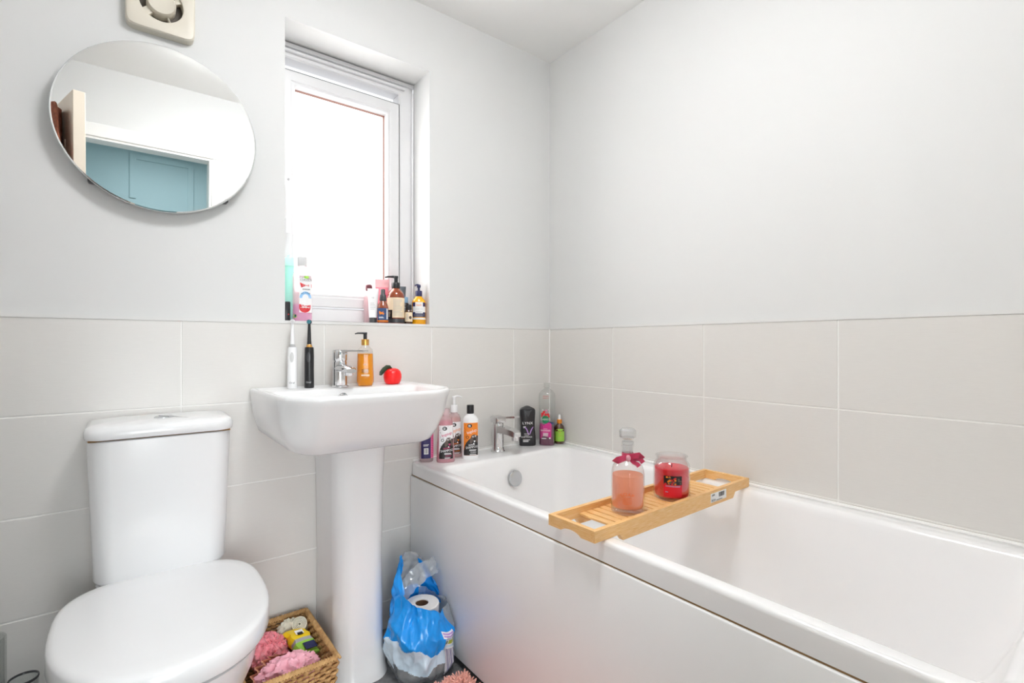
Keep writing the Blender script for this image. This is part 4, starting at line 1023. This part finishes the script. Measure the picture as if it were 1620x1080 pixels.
# ------------------------------------------------------------------ toilet-roll pack
def roll(x, y, z, label, r=.054, h=.098):
    t = empty('toilet_roll', (x, y, z), label, 'toilet roll', 'toilet rolls in the blue pack')
    b = B(); b.lathe([(r - .003, 0), (r, .003), (r, h - .003), (r - .003, h), (.021, h - .0005), (.0205, h - .004), (.0205, .002)], 40, cap0=False, cap1=False); b.build('tissue', [M['tissue']], t)
    b = B(); b.lathe([(.0205, .0), (.0205, h - .003), (.0190, h - .003), (.019, 0)], 28, cap0=False, cap1=False); b.lathe([(.0192, .05), (.001, .05)], 28, cap0=False); b.build('cardboard_core', [M['core']], t)
    return t
PX, PY = -.796, -.272
roll(PX + .004, PY + .002, .108, 'topmost toilet roll showing its brown core inside the torn pack')
roll(PX + .004, PY + .002, .006, 'lower toilet roll seen through the clear base of the pack')
pack = empty('toilet_roll_pack', (PX, PY, 0), 'torn blue and clear plastic toilet-roll pack beside the bath panel', 'packaging')
pack.location = (0, 0, 0)
NB, NF = 260, 84
def ridge(q): return 1 - 2.2 * abs(noise.noise(q))
def lerp_deg(a, table):
    for (a0, v0), (a1, v1) in zip(table, table[1:]):
        if a0 <= a <= a1: t = (a - a0) / (a1 - a0); t = t * t * (3 - 2 * t); return v0 + (v1 - v0) * t
    return table[-1][1]
TOPZ = [(0, .205), (40, .215), (90, .235), (150, .245), (205, .262), (235, .232), (270, .214), (305, .186), (330, .192), (360, .205)]
def bagring(f, n=None):
    """Crumpled sleeve round the rolls, its torn edge higher on the left."""
    n = n or NB; out = []
    for k in range(n):
        a = 2 * PI * k / n; dx, dy = math.cos(a), math.sin(a)
        z = .003 + (lerp_deg(math.degrees(a), TOPZ) - .003) * f
        q = Vector((dx * 2, dy * 2, z * 11))
        r = .079 + .013 * math.sin(PI * min(f * 1.15, 1)) + .013 * ridge(q * .7) + .006 * ridge(q * 1.5 + Vector((5, 1, 2))) + .0012 * ridge(q * 3.5)
        r -= .018 * f ** 4
        if f < .1: r *= .88 + 1.2 * f
        x, y = PX + dx * r * 1.10, PY + dy * r * 1.0
        x = max(x, -.870 - max(0, -.20 - y) * 1.3)
        out.append((min(x, -.706), y, max(z + .006 * noise.noise(q * 1.5) * f, .002)))
    return out
rings = rings_sleeve = [bagring(i / NF) for i in range(NF + 1)]
def split_sheet(rings, pick, names, mats, closed=True):
    """One sheet of plastic whose printed areas carry their own material."""
    b = B(); n = len(rings[0]); vs = [p for r in rings for p in r]; fs, ms = [], []
    for i in range(len(rings) - 1):
        for j in range(n if closed else n - 1):
            k = (j + 1) % n
            fs.append((i * n + j, i * n + k, (i + 1) * n + k, (i + 1) * n + j)); ms.append(pick(i / (len(rings) - 1), j / n, vs[i * n + j]))
    b.add(vs, fs); b.m = ms
    o = b.build(names, mats, pack, smooth=75)
    return o
def pick(f, u, p):
    a = u * 360; c_, s_ = math.cos(R(a)), math.sin(R(a)); z = p[2]
    q = .030 * noise.noise(Vector((c_ * 2.2, s_ * 2.2, z * 14))) + .010 * noise.noise(Vector((c_ * 7, s_ * 7, z * 30)))
    g = z + q
    if a > 318 or a < 70:
        if g > .125: return 2
    if g > lerp_deg(a, [(0, .118), (180, .125), (230, .118), (262, .082), (300, .098), (340, .120), (360, .118)]): return 0
    if g > .040: return 1
    return 2
split_sheet(rings, pick, 'sleeve', [M['bagblue'], M['bagwhite'], M['bagclear']])
# torn top flap rising behind the rolls
def flapsheet(cx, cy, a0, a1, r, z0, z1, lean, seed, n=34, m=22, curl=.0):
    rings = []
    for i in range(m + 1):
        f = i / m; ring = []
        for k in range(n + 1):
            g = k / n; a = R(a0 + (a1 - a0) * g); top = z0 + (z1 - z0) * (math.sin(PI * (.08 + .84 * g)) ** .55)
            z = z0 + (top - z0) * f; rr = r * (1 - lean * f * f) + .010 * noise.noise(Vector((g * 5, f * 4, seed))) + .005 * noise.noise(Vector((g * 13, f * 9, seed))) + curl * f * f
            x, y = cx + math.cos(a) * rr, cy + math.sin(a) * rr
            x = max(x, -.870 - max(0, -.20 - y) * 1.3)
            ring.append((min(x, -.706), min(y, -.012), z))
        rings.append(ring)
    return rings
fr = flapsheet(PX, PY + .02, 8, 196, .088, .165, .345, .30, 3.3, n=110, m=60)
def pick2(f, u, p):
    if u > .55 + .06 * math.sin(f * 7): return 0
    if u < .24 + .05 * math.sin(f * 9) and f < .9: return 0
    return 2
split_sheet(fr, pick2, 'torn_flap', [M['bagblue'], M['bagwhite'], M['bagclear']], closed=False)
# clear bridge strip folded across the top
rings = []
for i in range(25):
    f = i / 24; p = Vector((-.868, -.245, .222)).lerp(Vector((-.716, -.225, .292)), f); p.z += .018 * math.sin(PI * f)
    ring = []
    for k in range(9):
        q = (k / 8 - .5) * (.075 - .02 * f); ring.append((min(p.x + .012 * noise.noise(Vector((f * 6, k * .6, 2))), -.706), p.y + q * .5 + .008 * noise.noise(Vector((f * 9, k * .8, 7))), p.z + q * .75 + .006 * noise.noise(Vector((f * 12, k, 3)))))
    rings.append(ring)
split_sheet(rings, lambda f, u, p: 2, 'clear_strip', [M['bagblue'], M['bagwhite'], M['bagclear']], closed=False)
# printed panel with recycling marks and the barcode stripe on the sleeve front
def sleeve_pt(u, f, off=.0015):
    fi = f * NF; i = min(int(fi), NF - 1); j = u * NB; k = int(j) % NB
    R_ = [bagcache[i][k], bagcache[i][(k + 1) % NB], bagcache[i + 1][k], bagcache[i + 1][(k + 1) % NB]]
    a, c = j - int(j), fi - i
    p = (Vector(R_[0]) * (1 - a) + Vector(R_[1]) * a) * (1 - c) + (Vector(R_[2]) * (1 - a) + Vector(R_[3]) * a) * c
    d = Vector((p.x - PX, p.y - PY, 0)).normalized()
    return p + d * off
bagcache = rings_sleeve
def spatch(b, u0, u1, f0, f1, mi, off=.0015, n=6, nz=8):
    vs, fs = [], []
    for i in range(nz + 1):
        for j in range(n + 1): vs.append(sleeve_pt(u0 + (u1 - u0) * j / n, f0 + (f1 - f0) * i / nz, off))
    for i in range(nz):
        for j in range(n): a = i * (n + 1) + j; fs.append((a, a + 1, a + n + 2, a + n + 1))
    b.add(vs, fs, mi)
PM = [M['white'], mat('violet_barcode', hexc('#5a5480'), .4), M['lilac'], mat('olive_print', hexc('#a5b53a'), .5), M['green']]
b = B(); UC = 296 / 360
spatch(b, UC - .035, UC + .038, .62, .72, 0); spatch(b, UC - .030, UC + .033, .645, .665, 2, .0022); spatch(b, UC - .030, UC + .033, .68, .70, 2, .0022)
spatch(b, UC - .028, UC + .040, .50, .61, 0); spatch(b, UC - .006, UC + .014, .525, .60, 3, .0022); spatch(b, UC + .018, UC + .037, .525, .60, 3, .0022); spatch(b, UC - .024, UC - .012, .53, .59, 4, .0022)
b.build('recycling_panel', PM, pack, smooth=0)
b = B(); spatch(b, UC - .022, UC + .028, .03, .46, 0)
for k in range(7): spatch(b, UC - .018 + k * .0062, UC - .018 + k * .0062 + random.choice((.003, .0042, .0022)), .05, .44, 1, .0024, n=2)
b.build('barcode_panel', PM, pack, smooth=0)

# ------------------------------------------------------------------ bath mat
bmat = empty('bath_mat', (-.80, -.75, 0), 'blush pink shaggy bath mat on the floor in front of the bath panel', 'bath mat')
bmat.location = (0, 0, 0)
MT = Matrix.Translation((-.958, -.812, 0))
b = B(); b.loft([rrect(-.24, .24, -.40, .40, .05, z, 6) for z in (.001, .012)], T=MT); b.build('backing', [M['mat']], bmat, smooth=40)
b = B()
for i in range(3600):
    x = random.uniform(-.235, .235); y = .40 - .30 * random.random() ** 1.3
    if y < .12 and random.random() < .3: continue
    a = random.uniform(0, 2 * PI); l = random.uniform(.012, .024); e = 1.2 if (abs(x) > .2 or y > .37) else .7
    ox = (.010 * (1 if x > 0 else -1) if abs(x) > .2 else 0); oy = .010 if y > .37 else 0
    b.tube([(x, y, .010), (x + ox * .5 + math.cos(a) * .004, y + oy * .5 + math.sin(a) * .004, .010 + l * .6), (x + ox + math.cos(a) * .011 * e, y + oy + math.sin(a) * .011 * e, .010 + l * .85)], [.0030, .0036, .0022], 5, T=MT)
o = b.build('pile', [M['mat']], bmat, smooth=60); o['kind'] = 'stuff'

# ------------------------------------------------------------------ clear glass things by the left edge
b = B(); b.lathe([(.036, 0), (.038, .002), (.038, .372), (.0365, .374), (.0345, .372), (.0345, .012), (.001, .010)], 40)
v = tag(b.build('glass_vase', [M['glassdark']], smooth=40), 'tall clear glass cylinder on the floor left of the toilet', 'glass'); v.location = (-1.789, -.115, 0)
t = empty('toilet_brush_holder', (-1.722, -.130, 0), 'clear round holder with dark rim beside the toilet', 'brush holder')
b = B(); b.lathe([(.025, 0), (.026, .002), (.026, .272), (.0245, .2725), (.0235, .270), (.0235, .01), (.001, .008)], 36); b.build('holder', [M['glassdark']], t)
b = B(); b.lathe([(.0262, .268), (.0270, .270), (.0265, .2735), (.0245, .2735), (.0240, .270)], 36, cap0=False, cap1=False); b.build('rim', [M['darkgrey']], t)
b = B(); b.lathe([(.006, .02), (.02, .03), (.021, .09), (.008, .10), (.005, .12), (.005, .25)], 20); b.build('brush', [M['grey']], t)

# print, labels, liquid fills and the like belong to the part that carries them
CARRY = ('bottle', 'glass_bottle', 'glass_jar', 'squeeze_body', 'wrapper', 'sleeve', 'handle', 'tub')
RIDE = ('label', 'print', 'power_button', 'panel', 'band', 'overflow_cover', 'sticker')
for root in [o for o in COL.objects if o.parent is None]:
    kids = list(root.children)
    base = next((k for n in CARRY for k in kids if k.name.split('.')[0] == n), None)
    if base is None: continue
    for k in kids:
        n = k.name.split('.')[0]
        if k is not base and n != 'side_panel' and any(q in n for q in RIDE): k.parent = base

# ------------------------------------------------------------------ lights
lamp = empty('added_ceiling_lamp', (-1.06, -1.02, H), 'unseen round white ceiling lamp added to light the room', 'lamp')  # unseen lamp put in as main light, drum shaped to spread it
b = B(); b.lathe([(.10, 0), (.10, -.012), (.06, -.02), (.06, -.036)], 48); b.build('lamp_base', [M['white']], lamp)
b = B(); b.lathe([(.165, -.035), (.17, -.04), (.17, -.085), (.155, -.10), (.02, -.103)], 48); b.build('diffuser', [M['lampbody']], lamp)
M['lampbody'].node_tree.nodes['Principled BSDF'].inputs['Emission Strength'].default_value = 29
def area(name, loc, rot, size, size_y, power, col, shape='RECTANGLE'):
    l = bpy.data.lights.new(name, 'AREA'); l.energy = power; l.color = col; l.shape = shape; l.size = size
    if shape == 'RECTANGLE': l.size_y = size_y
    o = bpy.data.objects.new(name, l); COL.objects.link(o); o.location = loc; o.rotation_euler = rot
    return o
area('hall_fill_light', (-1.3, -2.6, H - .05), (0, 0, 0), .4, .4, 7, (.82, .94, 1))  # added light to brighten the hall and doorway, no lamp hangs there
hl = area('doorway_fill_light', (-1.62, -3.10, .72), (R(76), 0, -R(15)), 1.1, 1.15, 6.6, (.94, .98, 1)); hl.data.spread = R(75)  # frontal fill added through the doorway, the window behind it is made up
area('window_daylight', ((SX0 + SX1) / 2, .150, (SZ0 + SZ1) / 2), (R(90), 0, PI), .32, .70, 2.5, (1, .985, .97))
M['pane'].node_tree.nodes['Principled BSDF'].inputs['Emission Strength'].default_value = 1.0

w = bpy.data.worlds.new('sky'); SC.world = w; w.use_nodes = True
w.node_tree.nodes['Background'].inputs['Color'].default_value = (.95, .97, 1, 1)
w.node_tree.nodes['Background'].inputs['Strength'].default_value = 1.0

# ------------------------------------------------------------------ camera
cam = bpy.data.cameras.new('camera'); co = bpy.data.objects.new('camera', cam); COL.objects.link(co); SC.camera = co
cam.sensor_width = 36; cam.lens = 786 / 1620 * 36; cam.shift_y = 4 / 1620; cam.clip_start = .02
co.location = (-1.5365, -1.6999, 1.03); co.rotation_euler = (R(90), 0, -R(90 - 52.219))

SC.view_settings.view_transform = 'Standard'; SC.view_settings.look = 'None'; SC.view_settings.gamma = 1
SC.view_settings.use_curve_mapping = False
SC.view_settings.exposure = 0.31
SC.cycles.max_bounces = 14; SC.cycles.diffuse_bounces = 10; SC.cycles.glossy_bounces = 6; SC.cycles.transparent_max_bounces = 24
SC.cycles.use_denoising = True
SC.cycles.caustics_reflective = False; SC.cycles.caustics_refractive = False
